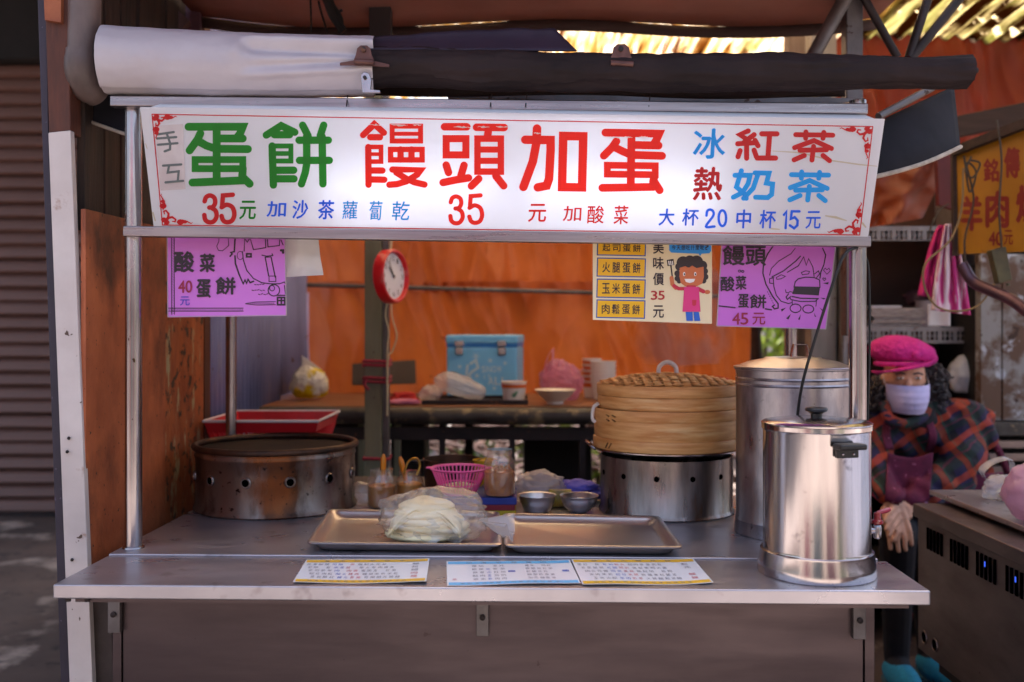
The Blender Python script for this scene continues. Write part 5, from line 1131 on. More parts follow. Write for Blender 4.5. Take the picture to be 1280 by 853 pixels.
# ladle of light behind: brush pile, bushes beyond the tarpaulin
BARK = M('grey_twig', '#54423f', '#75605e', scale=10, rough=.85, bump=.2)
rnd = random.Random(5)
bp = thing('brush_pile', 'heap of cut grey branches behind the back table', 'branches', (.1, 5.6, 0))
for k in range(90):
    x = rnd.uniform(-1.0, 1.1); y = rnd.uniform(5.2, 6.3); z = rnd.uniform(.05, .95); a = rnd.uniform(-.5, .5) + (math.pi if rnd.random() < .5 else 0); L_ = rnd.uniform(.5, 1.4); el = rnd.uniform(-.25, .6)
    d = Vector((math.cos(a)*math.cos(el), .3*math.sin(a), math.sin(el))); p0 = Vector((x, y, z)) - d*L_/2; r0 = rnd.uniform(.008, .022)
    b0 = p0.z; p0.z = max(.03, b0)
    pts = [p0 + d*L_*i/5 + Vector((rnd.uniform(-.03,.03), rnd.uniform(-.03,.03), rnd.uniform(-.03,.03))) for i in range(6)]
    MB().tube(curve(pts, 2), [r0*(1 - .6*i/10) for i in range(11)], 6).build('branch', BARK, bp)
LEAF = [M('leaf_green_%s' % n, a, b, scale=3, rough=.5, trans=.45) for n, a, b in (('light', '#7d9a34', '#a3b04a'), ('mid', '#4f7030', '#6a8a3c'), ('dry', '#75605a', '#594844'))]
def leafmesh(m): 
    mb = MB(); mb.add([(0,-.045,0),(.018,-.012,.006),(.014,.02,.008),(0,.05,0),(-.014,.02,.008),(-.018,-.012,.006)], [(0,1,2,3),(0,3,4,5)]); return mb
def leaves(name, c, rad, n, mat, seed, parent=None, sc=1.0):
    rd = random.Random(seed); mb = MB(); base = leafmesh(mat)
    for i in range(n):
        while True:
            d = Vector((rd.uniform(-1,1), rd.uniform(-1,1), rd.uniform(-1,1)))
            if d.length < 1 and nz(d*1.6 + Vector((seed,0,0)), 1.4, 2) > -.12: break
        p = Vector(c) + Vector((d.x*rad[0], d.y*rad[1], d.z*rad[2])); s = rd.uniform(.6, 1.3)*sc
        m_ = Matrix.Translation(p) @ Matrix.Rotation(rd.uniform(0,6.28), 4, 'Z') @ Matrix.Rotation(rd.uniform(-1.2,1.2), 4, 'X') @ Matrix.Rotation(rd.uniform(-1,1), 4, 'Y') @ Matrix.Scale(s, 4)
        mb.add([m_ @ Vector(v) for v in base.v], base.f)
    return mb.build(name, mat, parent, 0)
kind(leaves('fallen_leaves', (.1, 5.9, .35), (1.2, .7, .5), 900, LEAF[2], 3), 'stuff')
for i, (x, y, z, r_, lab) in enumerate(((1.75, 7.2, 1.4, .9, 'sunlit green bush seen past the tall steel drum'), (-.4, 7.8, 1.0, .9, 'green bush behind the brush pile on the left'), (.7, 8.2, .8, .9, 'green bush behind the brush pile on the right'))):
    t = thing('bush', lab, 'bush', (x, y, 0))
    leaves('foliage', (x, y, z), (r_, .7, .9), 2600, LEAF[i % 2], 11 + i, t, 1.3)
    for k in range(6):
        a = k*1.05; MB().tube(curve([(x, y, 0), (x + .15*math.cos(a), y + .1*math.sin(a), z*.6), (x + .5*math.cos(a), y + .4*math.sin(a), z + .4)], 4), [.03 - .0028*i_ for i_ in range(9)], 6).build('stem', BARK, t)
PALEW = M('far_plaster', '#cfc0c4', '#b8a8ac', scale=2, rough=.85, bump=.05)
tag(MB().box(-3.2, 4.5, 10.2, 10.5, 0, 3.0).build('garden_wall', PALEW, None), 'pale plaster wall far behind the bushes', 'wall')
tk = thing('tree_trunk', 'dark slim tree trunk at the right edge of the orange tarpaulin', 'trunk', (px(945, 5.3), 5.3, 0))
MB().tube(curve([(px(950,5.3), 5.3, 0), (px(946,5.3), 5.3, .7), (px(944,5.3), 5.3, 1.2), (px(937,5.3), 5.32, 1.7), (px(950,5.3), 5.35, 2.5)], 5), [.05 - .0012*i for i in range(21)], 10).build('stem', BEAMW, tk)
MB().tube(curve([(px(944,5.3), 5.3, 1.25), (px(960,5.3), 5.3, 1.38), (px(985,5.3), 5.3, 1.36)], 5), .014, 8).build('limb', BEAMW, tk)
for xa, xb, ya, Y, lab in ((488, 530, 522, 4.35, 'tall black box added for the dark under the back table, left of centre'), (655, 740, 545, 4.5, 'wide black box added for the dark under the back table near the steamer'), (395, 450, 520, 4.3, 'black box added for the dark under the left end of the back table')):  # black boxes added to fill the space under the table with dark
    t = thing('dark_filler_box', lab, 'crate', (px((xa+xb)/2, Y), Y+.15, 0), 'black boxes added for the dark under the table'); z1 = P(0, ya, Y).z; X0, X1 = px(xa, Y), px(xb, Y)
    MB().box(X0, X1, Y, Y+.3, .02, z1-.025).build('body', DARKWALL, t, bevel=.006); MB().box(X0-.008, X1+.008, Y-.008, Y+.308, z1-.0248, z1).build('rim', DARKWALL, t, bevel=.004)
# grey columns behind the tall drum
for (xa, xb, Y, lab, m_) in ((986, 1012, 4.5, 'brown-grey wooden column behind the tall drum', M('driftwood', '#7d6e68', '#635550', scale=6, stretch=(4,4,.6), rough=.8, bump=.15)), (1014, 1046, 4.2, 'wide grey steel column behind the right poster', M('column_grey', '#8a8480', '#6f6965', scale=4, stretch=(3,3,.5), rough=.55, metal=.3, bump=.06, c4='#4a3c34', s4=18, t4=.68))):
    o = MB().box(px(xa,Y), px(xb,Y), Y, Y+.09, 0, 2.66).build('column', m_, None, bevel=.004); tag(o, lab, 'column')
# struts under the roof
for i, (a, b, r_, m_, lab) in enumerate((((1012,78),(1062,-12),.021,GREYMETAL,'grey diagonal roof strut above the dark roll'), ((1070,-20),(1122,72),.012,DARKMETAL,'thin dark strut leaning right from the upright post'), ((1166,-20),(1136,72),.013,DARKMETAL,'thin dark strut leaning left, middle of three'), ((1216,-22),(1138,74),.014,DARKMETAL,'dark strut slanting steeply at the upper right'))):
    tag(MB().tube([P(*a, 2.9), P(*b, 2.9)], r_, 12).build('roof_strut', m_), lab, 'strut')
tag(MB().bar(P(1065,-40,2.95), P(1065,420,2.95), .05, .05, (0,1,0)).build('roof_post', GREYMETAL, None, bevel=.004), 'upright grey roof post right of the awning', 'post')
tag(MB().bar(P(476,-40,3.0), P(476,75,3.0), .065, .05, (0,1,0)).build('hanger_post', M('dark_hanger', '#2a1e20', '#1d1416', scale=6, rough=.7), None, bevel=.003), 'short black hanger post above the rolls', 'post')
lb = thing('hanging_cable_bundle', 'black bundle of cables hanging over the white roll', 'cables', P(420, 10, 2.9))
for k, (pts, r_) in enumerate(((((395,-30),(408,0),(416,20),(430,40)), .012), (((402,-30),(414,4),(425,24),(426,44)), .009), (((384,-30),(388,0),(389,40)), .003), (((392,-30),(400,10),(409,40)), .003), (((414,6),(422,14),(428,13)), .004))):
    MB().tube(curve([P(*q, 2.9 + .01*k) for q in pts], 5), r_, 8).build('cable', RUBBER, lb)
# ================================================================ RIGHT SIDE
# neighbour's steel cart
NST = M('neighbour_steel', '#7a6d6d', '#645858', scale=3, stretch=(1,1,3), rough=.42, rvar=.12, metal=.8, bump=.03, bscale=14, c3='#8a5a48', s3=2.3, t3=.62, w3=.15, c4='#3a2e2e', s4=16, t4=.7)
nc = thing('neighbour_cart', 'steel cart with slotted vents at the right edge', 'food cart', (1.6, 2.3, 0))
NX, NY0, NY1 = 1.24, .9, 3.08
MB().box(NX+.012, 2.3, NY0, NY1-.01, .33, .735).build('cabinet', NST, nc, bevel=.003)
MB().box(NX, 2.3, NY0, NY1, .7352, .775).build('ledge', NST, nc, bevel=.004)
MB().box(NX+.08, 2.4, NY0, NY1+.07, .79, .805).build('top', STEELTOP, nc, bevel=.003)
MB().box(NX+.11, 2.25, NY0+.03, NY1-.02, .7752, .7898).build('top_riser', NST, nc)
for k in range(9):
    Yc = 3.0 - .16*k
    for j in range(5):
        Y = Yc - .024*j; o = MB().box(NX+.009, NX+.0118, Y-.011, Y, .652, .716).build('vent_slot', SHADEBLK, nc)
GLINT = bpy.data.materials.new('blue_glint'); GLINT.use_nodes = True  # blue reflections in two slots, painted as small glowing chips
e = GLINT.node_tree.nodes['Principled BSDF']; e.inputs['Base Color'].default_value = lin('#2a50ff'); e.inputs['Emission Color'].default_value = (.05,.15,1,1); e.inputs['Emission Strength'].default_value = .25
for Y in (2.632, 2.472): MB().box(NX+.0075, NX+.0088, Y-.007, Y-.002, .686, .7).build('painted_glint', GLINT, nc)
for Y, z in ((3.02,.378), (2.945,.378)):
    MB().lathe([(0,.001),(.016,.001),(.016,0)], (NX+.011, Y, z), 20, ax=(-1,0,0)).build('gas_hole', SHADEBLK, nc); MB().lathe([(.016,0),(.0175,.003),(.020,.003),(.021,0)], (NX+.0115, Y, z), 20, ax=(-1,0,0)).build('hole_ring', NST, nc)
for x in (NX+.14, 2.2):
    for y in (NY0+.1, NY1-.1): MB().lathe([(0,-.02),(.07,-.02),(.08,-.014),(.08,.014),(.07,.02),(0,.02)], (x, y, .081), 24, ax=(1,0,0)).build('wheel', RUBBER, nc); MB().box(x-.016, x+.016, y-.016, y+.016, .162, .2698).build('axle_strut', DARKMETAL, nc)
MB().box(NX+.06, 2.25, NY0+.05, NY1-.05, .27, .3298).build('chassis', DARKMETAL, nc)
q = P(1250, 612, 2.95); q.z = .806
b = thing('carrier_bag', 'clear plastic carrier bag with looped handle on the right cart', 'plastic bag', q)
crumple(q + Vector((.01,0,.035)), (.06,.055,.042), 51, .3, nu=44, nv=28).build('bag', MILKY, b, 80)
MB().ball(q + Vector((.01,-.01,.022)), (.025,.02,.018), 14, 10).build('bun', DOUGH, b)
for s in (0, 1): 
    cv = curve([q + Vector((-.03,.01*s,.05)), q + Vector((-.055,.02*s-.01,.085)), q + Vector((-.02,.02*s-.01,.115)), q + Vector((.035,.02*s,.12)), q + Vector((.04,.01*s,.07))], 5); n = len(cv)
    MB().grid(lambda u, v: cv[round(u*(n-1))] + Vector((0, .02*(v-.5), .006*(v-.5))), n-1, 2).build('handle', MILKY, b, 80)
q = P(1292, 645, 2.62); q.z = .806
mb = crumple(q + Vector((.02,0,.075)), (.095,.08,.085), 61, .16, nu=60, nv=36); tag(mb.build('pink_carrier_bag', film('pale_pink_bag', '#d9a8bd', .12, .35, .3), None, 80), 'full pale pink plastic bag cut off by the right edge', 'plastic bag')

# shelf unit behind the woman
SHM = M('perforated_steel', '#8d8688', '#736a6a', scale=7, rough=.5, metal=.4, bump=.05, c4='#5a4034', s4=20, t4=.66)
DKW = M('shelf_brown', '#54301f', '#43251a', scale=4, rough=.7, bump=.05)
sy = 4.15; s_x0, s_x1 = px(1060, sy), px(1226, sy)
sf = thing('shelf_unit', 'perforated steel shelf unit behind the seated woman', 'shelf', ((s_x0+s_x1)/2, sy+.2, 0))
zs = P(0, 409, sy).z; zs2 = P(0, 283, sy).z
def perf(z, nm, hgt=.068):
    # row of small punched slots: bars around openings
    n = 26; wd = (s_x1 - s_x0)/n; o = MB()
    o.box(s_x0, s_x1, sy, sy+.003, z-.018, z); o.box(s_x0, s_x1, sy, sy+.003, z-hgt, z-.056); o.box(s_x0, s_x1, sy, sy+.003, z-.0385, z-.0345)
    for i in range(n + 1):
        x = s_x0 + wd*i; ww = .007 if i % 3 else .018; o.box(x-ww/2, x+ww/2, sy+.0003, sy+.0033, z-.0559, z-.0385); o.box(x-ww/2, x+ww/2, sy+.0003, sy+.0033, z-.0345, z-.018)
    return o.build(nm, SHM, sf, 0)
perf(zs, 'perforated_edge'); perf(zs2, 'perforated_edge', .06)
MB().box(s_x0, s_x1, sy+.004, sy+.45, zs-.006, zs).build('shelf_board', SHM, sf); MB().box(s_x0, s_x1, sy+.004, sy+.45, zs2-.006, zs2).build('shelf_board', SHM, sf)
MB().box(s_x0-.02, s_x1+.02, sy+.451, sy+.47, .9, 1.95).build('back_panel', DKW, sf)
MB().box(s_x0-.02, s_x1+.02, sy+.451, sy+.47, 0, .898).build('back_panel', SHADEBLK, sf)  # pure black panel paints in the shadow under the shelf
for x in (s_x0-.02, s_x1): MB().box(x, x+.02, sy, sy+.45, 0, 1.95).build('upright', SHM, sf, bevel=.002)
MB().box(s_x0, s_x1, sy+.05, sy+.45, .3, .31).build('shelf_board', SHM, sf)
NEWS = M('newsprint', '#b7aba6', '#8a7d7a', scale=25, stretch=(1,1,6), rough=.85)
nw = thing('newspaper_stack', 'flat stack of old newspapers on the perforated shelf', 'newspapers', (px(1125,4.25), 4.3, zs))
for k in range(9): 
    a = random.uniform(-.02,.02); MB().box(px(1088,4.22)+a, px(1160,4.22)+a*.7, 4.2+abs(a), 4.45, zs+.001+.009*k, zs+.0088+.009*k).build('newspaper', NEWS, nw)
MB().box(px(1090,4.22), px(1127,4.22), 4.22, 4.4, zs+.0825, zs+.091).build('newspaper', M('white_sheet', '#cfcbd2', rough=.7), nw)
tag(crumple(Vector((px(1150,4.3), 4.32, zs+.125)), (.06,.05,.04), 71, .3, nu=36, nv=24).build('dark_bundle', M('maroon_bundle', '#3a1a24', rough=.7), None, 80), 'small dark maroon bundle on top of the newspapers', 'bundle')
q = Vector((px(1166,4.2), 4.24, zs+.001)); cup = thing('plastic_tub', 'grey plastic tub at the end of the newspapers', 'tub', q); MB().lathe([(0,0),(.045,0),(.055,.11),(.058,.112),(.053,.112),(.044,.004),(0,.004)], q, 32).build('tub', M('tub_grey', '#8f8790', rough=.5), cup)
tag(crumple(P(1205, 470, 4.15), (.065,.05,.085), 81, .25, nu=40, nv=28).build('paper_bag', M('white_bag', '#d5d6dc', '#c2c3cc', scale=6, rough=.5, trans=.2), None, 80), 'white paper bag in the dark gap behind her shoulder', 'bag')
bpY = 4.19; tag(MB().box(px(1189,bpY), px(1222,bpY), 4.165, 4.3, P(0,530,4.165).z-.02, P(0,500,4.165).z-.004).build('bag_shelf', SHADEBLK, None), 'dark little shelf under the white paper bag', 'shelf')
# weathered cabinet, far right
WTH = M('flaking_paint_metal', '#8a8888', '#5c4334', scale=5, rough=.7, bump=.2, lo=.44, hi=.52, c3='#b4b8c2', s3=7, t3=.56, w3=.04, c4='#3a2418', s4=12, t4=.62, det=9)
wy = 4.0; wc = thing('weathered_cabinet', 'tall cabinet with flaking grey paint at the far right', 'cabinet', (px(1270,wy), wy, 0))
for xa, xb in ((1226, 1252), (1253.5, 1290), (1291.5, 1340)): MB().box(px(xa,wy), px(xb,wy), wy+.002*random.random(), wy+.05, P(0,526,wy).z, P(0,318,wy).z).build('door', WTH, wc, bevel=.003)
MB().box(px(1224,wy), px(1345,wy), wy-.02, wy+.4, P(0,545,wy).z, P(0,527,wy).z).build('plinth', EDGE, wc, bevel=.006)
MB().box(px(1226,wy), px(1340,wy), wy+.051, wy+.4, .02, P(0,330,wy).z).build('carcass', DARKWALL, wc)
for k in range(5): MB().box(px(1226,wy), px(1340,wy), wy-.005, wy+.03, P(0,560+16*k,wy).z, P(0,551+16*k,wy).z).build('louvre', NST, wc)
# towels
TOWEL = M('pink_white_towel', '#c43a86', '#ddc8d4', scale=9, stretch=(2.2,2.2,.12), rough=.9, bump=.2, bscale=60, lo=.46, hi=.5)
HOTT = M('pink_towel', '#cf2a80', '#b82270', scale=7, rough=.9, bump=.15, bscale=60)
def drape(name, label, top, bl_, br_, Y, mat, seed, folds=5):
    t_ = Vector(top)
    def fn(u, v):
        w_ = v**.7; xx = top[0] + (bl_[0] + (br_[0]-bl_[0])*u - top[0])*w_ + (u-.5)*8*(1-w_); yy = top[1] + (bl_[1] + (br_[1]-bl_[1])*u - top[1])*v
        return P(xx, yy, Y + .022*math.sin(folds*u*3.1 + seed)*(.4 + .6*(1-v)) + .02*nz((u*3, v*3, seed)))
    return tag(MB().grid(fn, 40, 30).build(name, mat, None, 80, solid=.004), label, 'towel', 'towels on the hook')
drape('towel', 'solid hot pink towel hanging on the left of the hook', (1178,282), (1147,369), (1172,374), 3.55, HOTT, 1)
drape('towel', 'pink and white striped towel hanging in front of the shelf', (1186,280), (1164,388), (1213,394), 3.5, TOWEL, 2.5, 7)
tag(MB().grid(lambda u, v: P(1160 + 28*u, 380 + 28*v, 3.6 + .01*math.sin(4*u)), 8, 8).build('rag', M('white_rag', '#dcdce0', rough=.8), None, 80, solid=.003), 'white rag showing below the striped towel', 'towel')
# yellow hanging sign
YS = M('yellow_sign_paint', '#b07a0a', '#9c6608', scale=3, rough=.5, c4='#7a4a10', s4=18, t4=.7, bump=.03)
YPL = Plane(P(1195,205,3.45), P(1196,318,3.45), P(1330,145,3.05)); 
ys = thing('yellow_food_sign', 'yellow sign with dark red characters hanging at the right', 'sign', YPL.at(1240,310))
MB().prism([YPL.at(1195,196), YPL.at(1345,138), YPL.at(1345,312), YPL.at(1196,318)], -YPL.n*.02).build('board', YS, ys)
DKR = M('dark_red_paint', '#7a1410', rough=.5)
for ch, r_ in (('銘',(1230,199,1248,227)), ('傳',(1256,185,1274,222)), ('羊',(1202,246,1227,288)), ('肉',(1233,240,1260,284)), ('爐',(1271,232,1305,278))): m_ = MB(); put_glyph(m_, YPL, ch, r_, .04, .001); m_.build('character', DKR, ys, 0)
m_ = MB(); put_glyph(m_, YPL, '4', (1236,290,1244,307), .03, .001); put_glyph(m_, YPL, '0', (1245,290,1253,307), .03, .001); put_glyph(m_, YPL, '元', (1255,288,1266,306), .02, .001); m_.build('price', DKR, ys, 0)
MB().bar(YPL.at(1193,190,.01), YPL.at(1345,130,.01), .03, .03).build('top_frame', BEAMW, ys); MB().bar(YPL.at(1193,192,.0), YPL.at(1195,320,.0), .02, .02, (0,1,0)).build('side_frame', BEAMW, ys)
tag(MB().prism([P(1172,190,3.6), P(1193,188,3.6), P(1193,262,3.6), P(1174,256,3.6)], (0,.03,0)).build('red_board', M('dark_red_board', '#5e1418', '#451012', scale=5, rough=.6), None), 'narrow dark red board left of the yellow sign', 'board')
tag(MB().bar(P(1105,178,3.9), P(1290,140,3.9), .06, .08).build('cross_beam', BEAMW, None, bevel=.004), 'dark cross beam above the yellow sign', 'beam')
OT2 = M('brown_orange_tarp', '#8a3a14', '#6f2c10', scale=3, rough=.5, bump=.08, bscale=8, trans=.2)
def bt2(u, v): return P(1085 + 105*u*(1 - .35*v) , 195 + 90*v - 12*u*v, 3.75 + .05*math.sin(6*u + 2*v) + .04*nz((u*3, v*3, 9)))
tag(MB().grid(bt2, 30, 20).build('tarpaulin', OT2, None, 80), 'brownish orange tarpaulin bunched behind the right end of the sign', 'tarpaulin')
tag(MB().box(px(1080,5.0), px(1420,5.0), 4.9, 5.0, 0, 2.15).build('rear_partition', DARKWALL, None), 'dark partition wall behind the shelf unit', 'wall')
# curved pipe and wiring
cp_ = MB().tube(curve([P(1202,330,3.3), P(1216,352,3.28), P(1240,364,3.22), P(1266,376,3.15), P(1300,402,3.05)], 6), .019, 16).build('curved_pipe', M('mauve_pipe', '#6f5560', '#574048', scale=7, rough=.35, metal=.7), None); tag(cp_, 'curved mauve metal pipe at the right below the yellow sign', 'pipe')
JB = M('dirty_junction_box', '#5c5430', '#3c3420', scale=9, rough=.6)
jb = thing('switch_box', 'grimy hanging inline switch box below the yellow sign', 'switch', P(1254, 335, 3.2))
MB().prism([P(1239,313,3.2), P(1258,308,3.2), P(1266,350,3.2), P(1249,355,3.2)], (0,.035,0)).build('case', JB, jb, bevel=.004); MB().lathe([(0,-.004),(.006,-.004),(.006,.004),(0,.004)], P(1260,356,3.2), 10).build('plug', JB, jb)
WIRE = M('brown_wire', '#3a2c1e', rough=.6); WIRE2 = M('tan_wire', '#7a6038', rough=.6)
for i, (pts, Y, m_, lab) in enumerate(((((1204,210),(1202,260),(1188,300),(1157,330),(1156,360),(1172,384),(1200,389),(1225,380),(1245,352)), 3.25, WIRE2, 'tan wire looping below the towels to the switch box'), (((1246,150),(1252,200),(1249,260),(1252,310)), 3.19, WIRE, 'dark wire hanging straight down over the yellow sign'),
        (((1205,195),(1212,240),(1220,215),(1208,205),(1217,250),(1206,300),(1208,350)), 3.3, WIRE, 'tangled dark wire at the left edge of the yellow sign'), (((1212,200),(1225,205),(1216,222),(1207,214),(1214,196)), 3.28, WIRE, 'small coil of wire on the yellow sign'), (((1186,255),(1175,262),(1165,280),(1160,300)), 3.6, WIRE, 'short dark wire above the pink towel'))):
    tag(MB().tube(curve([P(*q, Y) for q in pts], 8), .0035, 6).build('wire', m_), lab, 'wire', 'loose wires at the right')

# ================================================================ THE WOMAN
PY = 3.7
S = PY / FPX
W = lambda x, y, d=0.0: P(x, y, PY + d)
sk = M('skin', '#e2ac8e', '#d49a7c', scale=12, rough=.5)
TRO = M('black_trousers', '#17141a', '#221d24', scale=20, rough=.85)
HAIR = M('grey_black_hair', '#2b2526', '#4a4244', scale=60, rough=.7, bump=.4)
def capsule(mb, a, b, ra, rb_, n=14, steps=8):
    a = Vector(a); b = Vector(b); d = (b-a).normalized(); pts = []; rs = []
    for i in range(5): t_ = math.pi/2*(i/4); pts.append(a - d*ra*math.cos(t_)); rs.append(max(1e-4, ra*math.sin(t_)))
    for i in range(1, steps): pts.append(a.lerp(b, i/steps)); rs.append(ra + (rb_-ra)*i/steps)
    for i in range(5): t_ = math.pi/2*(i/4); pts.append(b + d*rb_*math.sin(t_)); rs.append(max(1e-4, rb_*math.cos(t_)))
    mb.tube(pts, rs, n)
def remeshed(name, parts, vox, mats, parent, smooth_it=4):
    "many overlapping capsules and balls fused into one continuous skin; material by nearest part"
    mb = MB()
    for p in parts:
        if p[0] == 'c': capsule(mb, *p[1:5])
        else: mb.ball(p[1], p[2], 20, 14)
    me = mb.mesh(name, mats[0]); o = bpy.data.objects.new(name, me); _fs.collection.objects.link(o)
    m = o.modifiers.new('r', 'REMESH'); m.mode = 'VOXEL'; m.voxel_size = vox
    m = o.modifiers.new('s', 'SMOOTH'); m.factor = .5; m.iterations = smooth_it
    _vl = _fs.view_layers[0]; _vl.update(); dg = _vl.depsgraph; me2 = bpy.data.meshes.new_from_object(o.evaluated_get(dg)); o.modifiers.clear(); o.data = me2; _fs.collection.objects.unlink(o); COL.objects.link(o)
    me2.materials.clear(); [me2.materials.append(q) for q in mats]
    if len(mats) > 1:
        n = len(me2.polygons); c_ = np.empty(n*3, 'f'); me2.polygons.foreach_get('center', c_); c_ = c_.reshape(n, 3); best = np.full(n, 1e9); idx = np.zeros(n, 'i')
        for q in parts:
            if q[0] == 'c':
                a, b = np.array(q[1]), np.array(q[2]); ab = b - a; t_ = np.clip(((c_ - a) @ ab)/(ab @ ab), 0, 1); d_ = np.linalg.norm(c_ - a - t_[:, None]*ab, axis=1) - (q[3] + (q[4]-q[3])*t_)
            else: r_ = np.array(q[2]); d_ = (np.linalg.norm((c_ - np.array(q[1]))/r_, axis=1) - 1)*r_.min()
            w_ = d_ < best; best[w_] = d_[w_]; idx[w_] = q[-1]
        me2.polygons.foreach_set('material_index', idx)
    me2.polygons.foreach_set('use_smooth', [True]*len(me2.polygons))
    return own(o, parent)
hd = W(1130, 470); wo = thing('person', 'seated person in pink cap, lilac face mask and plaid jacket behind the urn', 'person', (W(1180,0).x, PY+.25, 0))
neck = W(1142, 520, .06); hip = W(1196, 652, .42); shL = W(1098, 540, .06); shR = W(1206, 528, .10)   # L/R as seen
elL = W(1090, 592, -.08); elR = W(1196, 590, -.06); wrL = W(1112, 622, -.20); wrR = W(1136, 632, -.18)
kneeA = W(1122, 668, -.16); kneeB = W(1152, 668, -.12); ankA = Vector((W(1118,0,.02).x, PY+.0, .09)); ankB = Vector((W(1165,0,.06).x, PY+.08, .09))
parts = [('b', hd, (.072, .090, .105), 0), ('b', hd + Vector((-.012,-.035,-.055)), (.05,.05,.05), 0), ('b', hd + Vector((-.02,-.086,-.03)), (.013,.016,.022), 0),
         ('b', hd + Vector((.07,.0,-.01)), (.012,.02,.03), 0), ('b', hd + Vector((-.072,.0,-.01)), (.012,.02,.03), 0),
         ('b', hd + Vector((-.045,-.076,-.002)), (.016,.012,.01), 0), ('b', hd + Vector((.015,-.084,-.002)), (.016,.012,.01), 0),
         ('c', hd + Vector((0,.02,-.06)), neck, .05, .055, 0), ('c', neck, hip, .10, .15, 1), ('c', shL, shR, .06, .06, 1),
         ('c', shL, elL, .05, .04, 0), ('c', elL, wrL, .038, .026, 0), ('c', shR, elR, .05, .04, 0), ('c', elR, wrR, .038, .026, 0),
         ('c', hip + Vector((-.1,0,0)), kneeA, .10, .068, 1), ('c', hip + Vector((.08,0,0)), kneeB, .10, .068, 1),
         ('c', kneeA, ankA, .066, .045, 1), ('c', kneeB, ankB, .066, .045, 1), ('c', ankA, ankA + Vector((-.02,-.14,-.05)), .042, .034, 1), ('c', ankB, ankB + Vector((-.02,-.14,-.05)), .042, .034, 1)]
def hand(wr, dirv, side, spread):
    d = Vector(dirv).normalized(); s = Vector(side).normalized(); pc = wr + d*.05
    parts.append(('c', wr, wr + d*.03, .025, .028, 0))
    for k in range(4):
        off = s*(.0225*(1.5 - k)); b0 = wr + d*.035 + off*.8; kn = wr + d*.088 + off; parts.append(('c', b0, kn, .0155, .0125, 0))
        L_ = (.036, .042, .04, .03)[k]; f1 = kn + d*L_ + Vector((0,-.006,-.010)) + s*(1.5-k)*spread; f2 = f1 + d*L_*.75 + Vector((0,.006,-.018)); parts.append(('c', kn, f1, .0105, .0095, 0)); parts.append(('c', f1, f2, .0092, .0078, 0))
    t0 = wr + d*.025 + s*.03; t1 = t0 + s*.022 + d*.032; parts.append(('c', wr + d*.018 + s*.012, t0, .016, .014, 0)); parts.append(('c', t0, t1, .0125, .0105, 0)); parts.append(('c', t1, t1 + d*.03, .010, .008, 0))
hand(wrL, W(1126,672,-.26) - wrL, (1, 0, .35), .002); hand(wrR, W(1110,655,-.28) - wrR, (-.3, .1, .9), .002)
remeshed('body', parts, .0042, [sk, TRO], wo, 3)
# plaid jacket
PLD = bpy.data.materials.new('plaid'); PLD.use_nodes = True; t_ = PLD.node_tree; N = t_.nodes; L = t_.links; b_ = N['Principled BSDF']; b_.inputs['Roughness'].default_value = .9
tc = N.new('ShaderNodeTexCoord'); mp = N.new('ShaderNodeMapping'); mp.inputs['Rotation'].default_value = (R(12), R(32), R(18)); L.new(tc.outputs['Object'], mp.inputs[0])
no = N.new('ShaderNodeTexNoise'); no.inputs['Scale'].default_value = 5; ad = N.new('ShaderNodeMixRGB'); ad.blend_type = 'ADD'; ad.inputs[0].default_value = .07; L.new(mp.outputs[0], ad.inputs[1]); L.new(no.outputs['Color'], ad.inputs[2])
sp = N.new('ShaderNodeSeparateXYZ'); L.new(ad.outputs[0], sp.inputs[0])
def band(src, per, ph, duty):
    a = N.new('ShaderNodeMath'); a.operation = 'MULTIPLY_ADD'; a.inputs[1].default_value = 1/per; a.inputs[2].default_value = ph; L.new(src, a.inputs[0])
    f_ = N.new('ShaderNodeMath'); f_.operation = 'FRACT'; L.new(a.outputs[0], f_.inputs[0])
    c_ = N.new('ShaderNodeMath'); c_.operation = 'LESS_THAN'; c_.inputs[1].default_value = duty; L.new(f_.outputs[0], c_.inputs[0]); return c_.outputs[0]
cl = None; cur = lin('#17141f')
for src, per, ph, duty, colr, amt in ((0,.105,.0,.42,'#2a2148',.75), (2,.105,.3,.42,'#1c3028',.6), (0,.105,.55,.22,'#9c3618',.5), (2,.105,.78,.24,'#b03e1c',.6), (0,.105,.3,.05,'#2f5a48',.4), (2,.105,.05,.06,'#6a2440',.6)):
    x_ = N.new('ShaderNodeMix'); x_.data_type = 'RGBA'; mm = N.new('ShaderNodeMath'); mm.operation = 'MULTIPLY'; mm.inputs[1].default_value = amt; L.new(band(sp.outputs[src], per, ph, duty), mm.inputs[0]); L.new(mm.outputs[0], x_.inputs[0])
    if isinstance(cur, tuple): x_.inputs[6].default_value = cur
    else: L.new(cur, x_.inputs[6])
    x_.inputs[7].default_value = lin(colr); cur = x_.outputs[2]
L.new(cur, b_.inputs['Base Color'])
jk = [('c', neck + Vector((.02,.03,-.02)), hip + Vector((0,0,.05)), .125, .19, 0), ('c', neck + Vector((.1,.08,-.05)), hip + Vector((.09,.05,.03)), .12, .16, 0), ('c', shL, shR, .085, .09, 0), ('b', shR + Vector((.01,.03,-.03)), (.115,.13,.12), 0),
      ('c', shL, elL, .075, .062, 0), ('c', elL, wrL.lerp(elL, .12), .06, .045, 0), ('c', shR, elR, .09, .075, 0), ('c', elR, wrR.lerp(elR, .12), .072, .048, 0), ('c', neck + Vector((-.05,0,-.03)), shL, .07, .07, 0)]
jo = remeshed('jacket', jk, .008, [PLD], wo, 6)
_nn = [(v.co.copy(), v.normal.copy()) for v in jo.data.vertices]
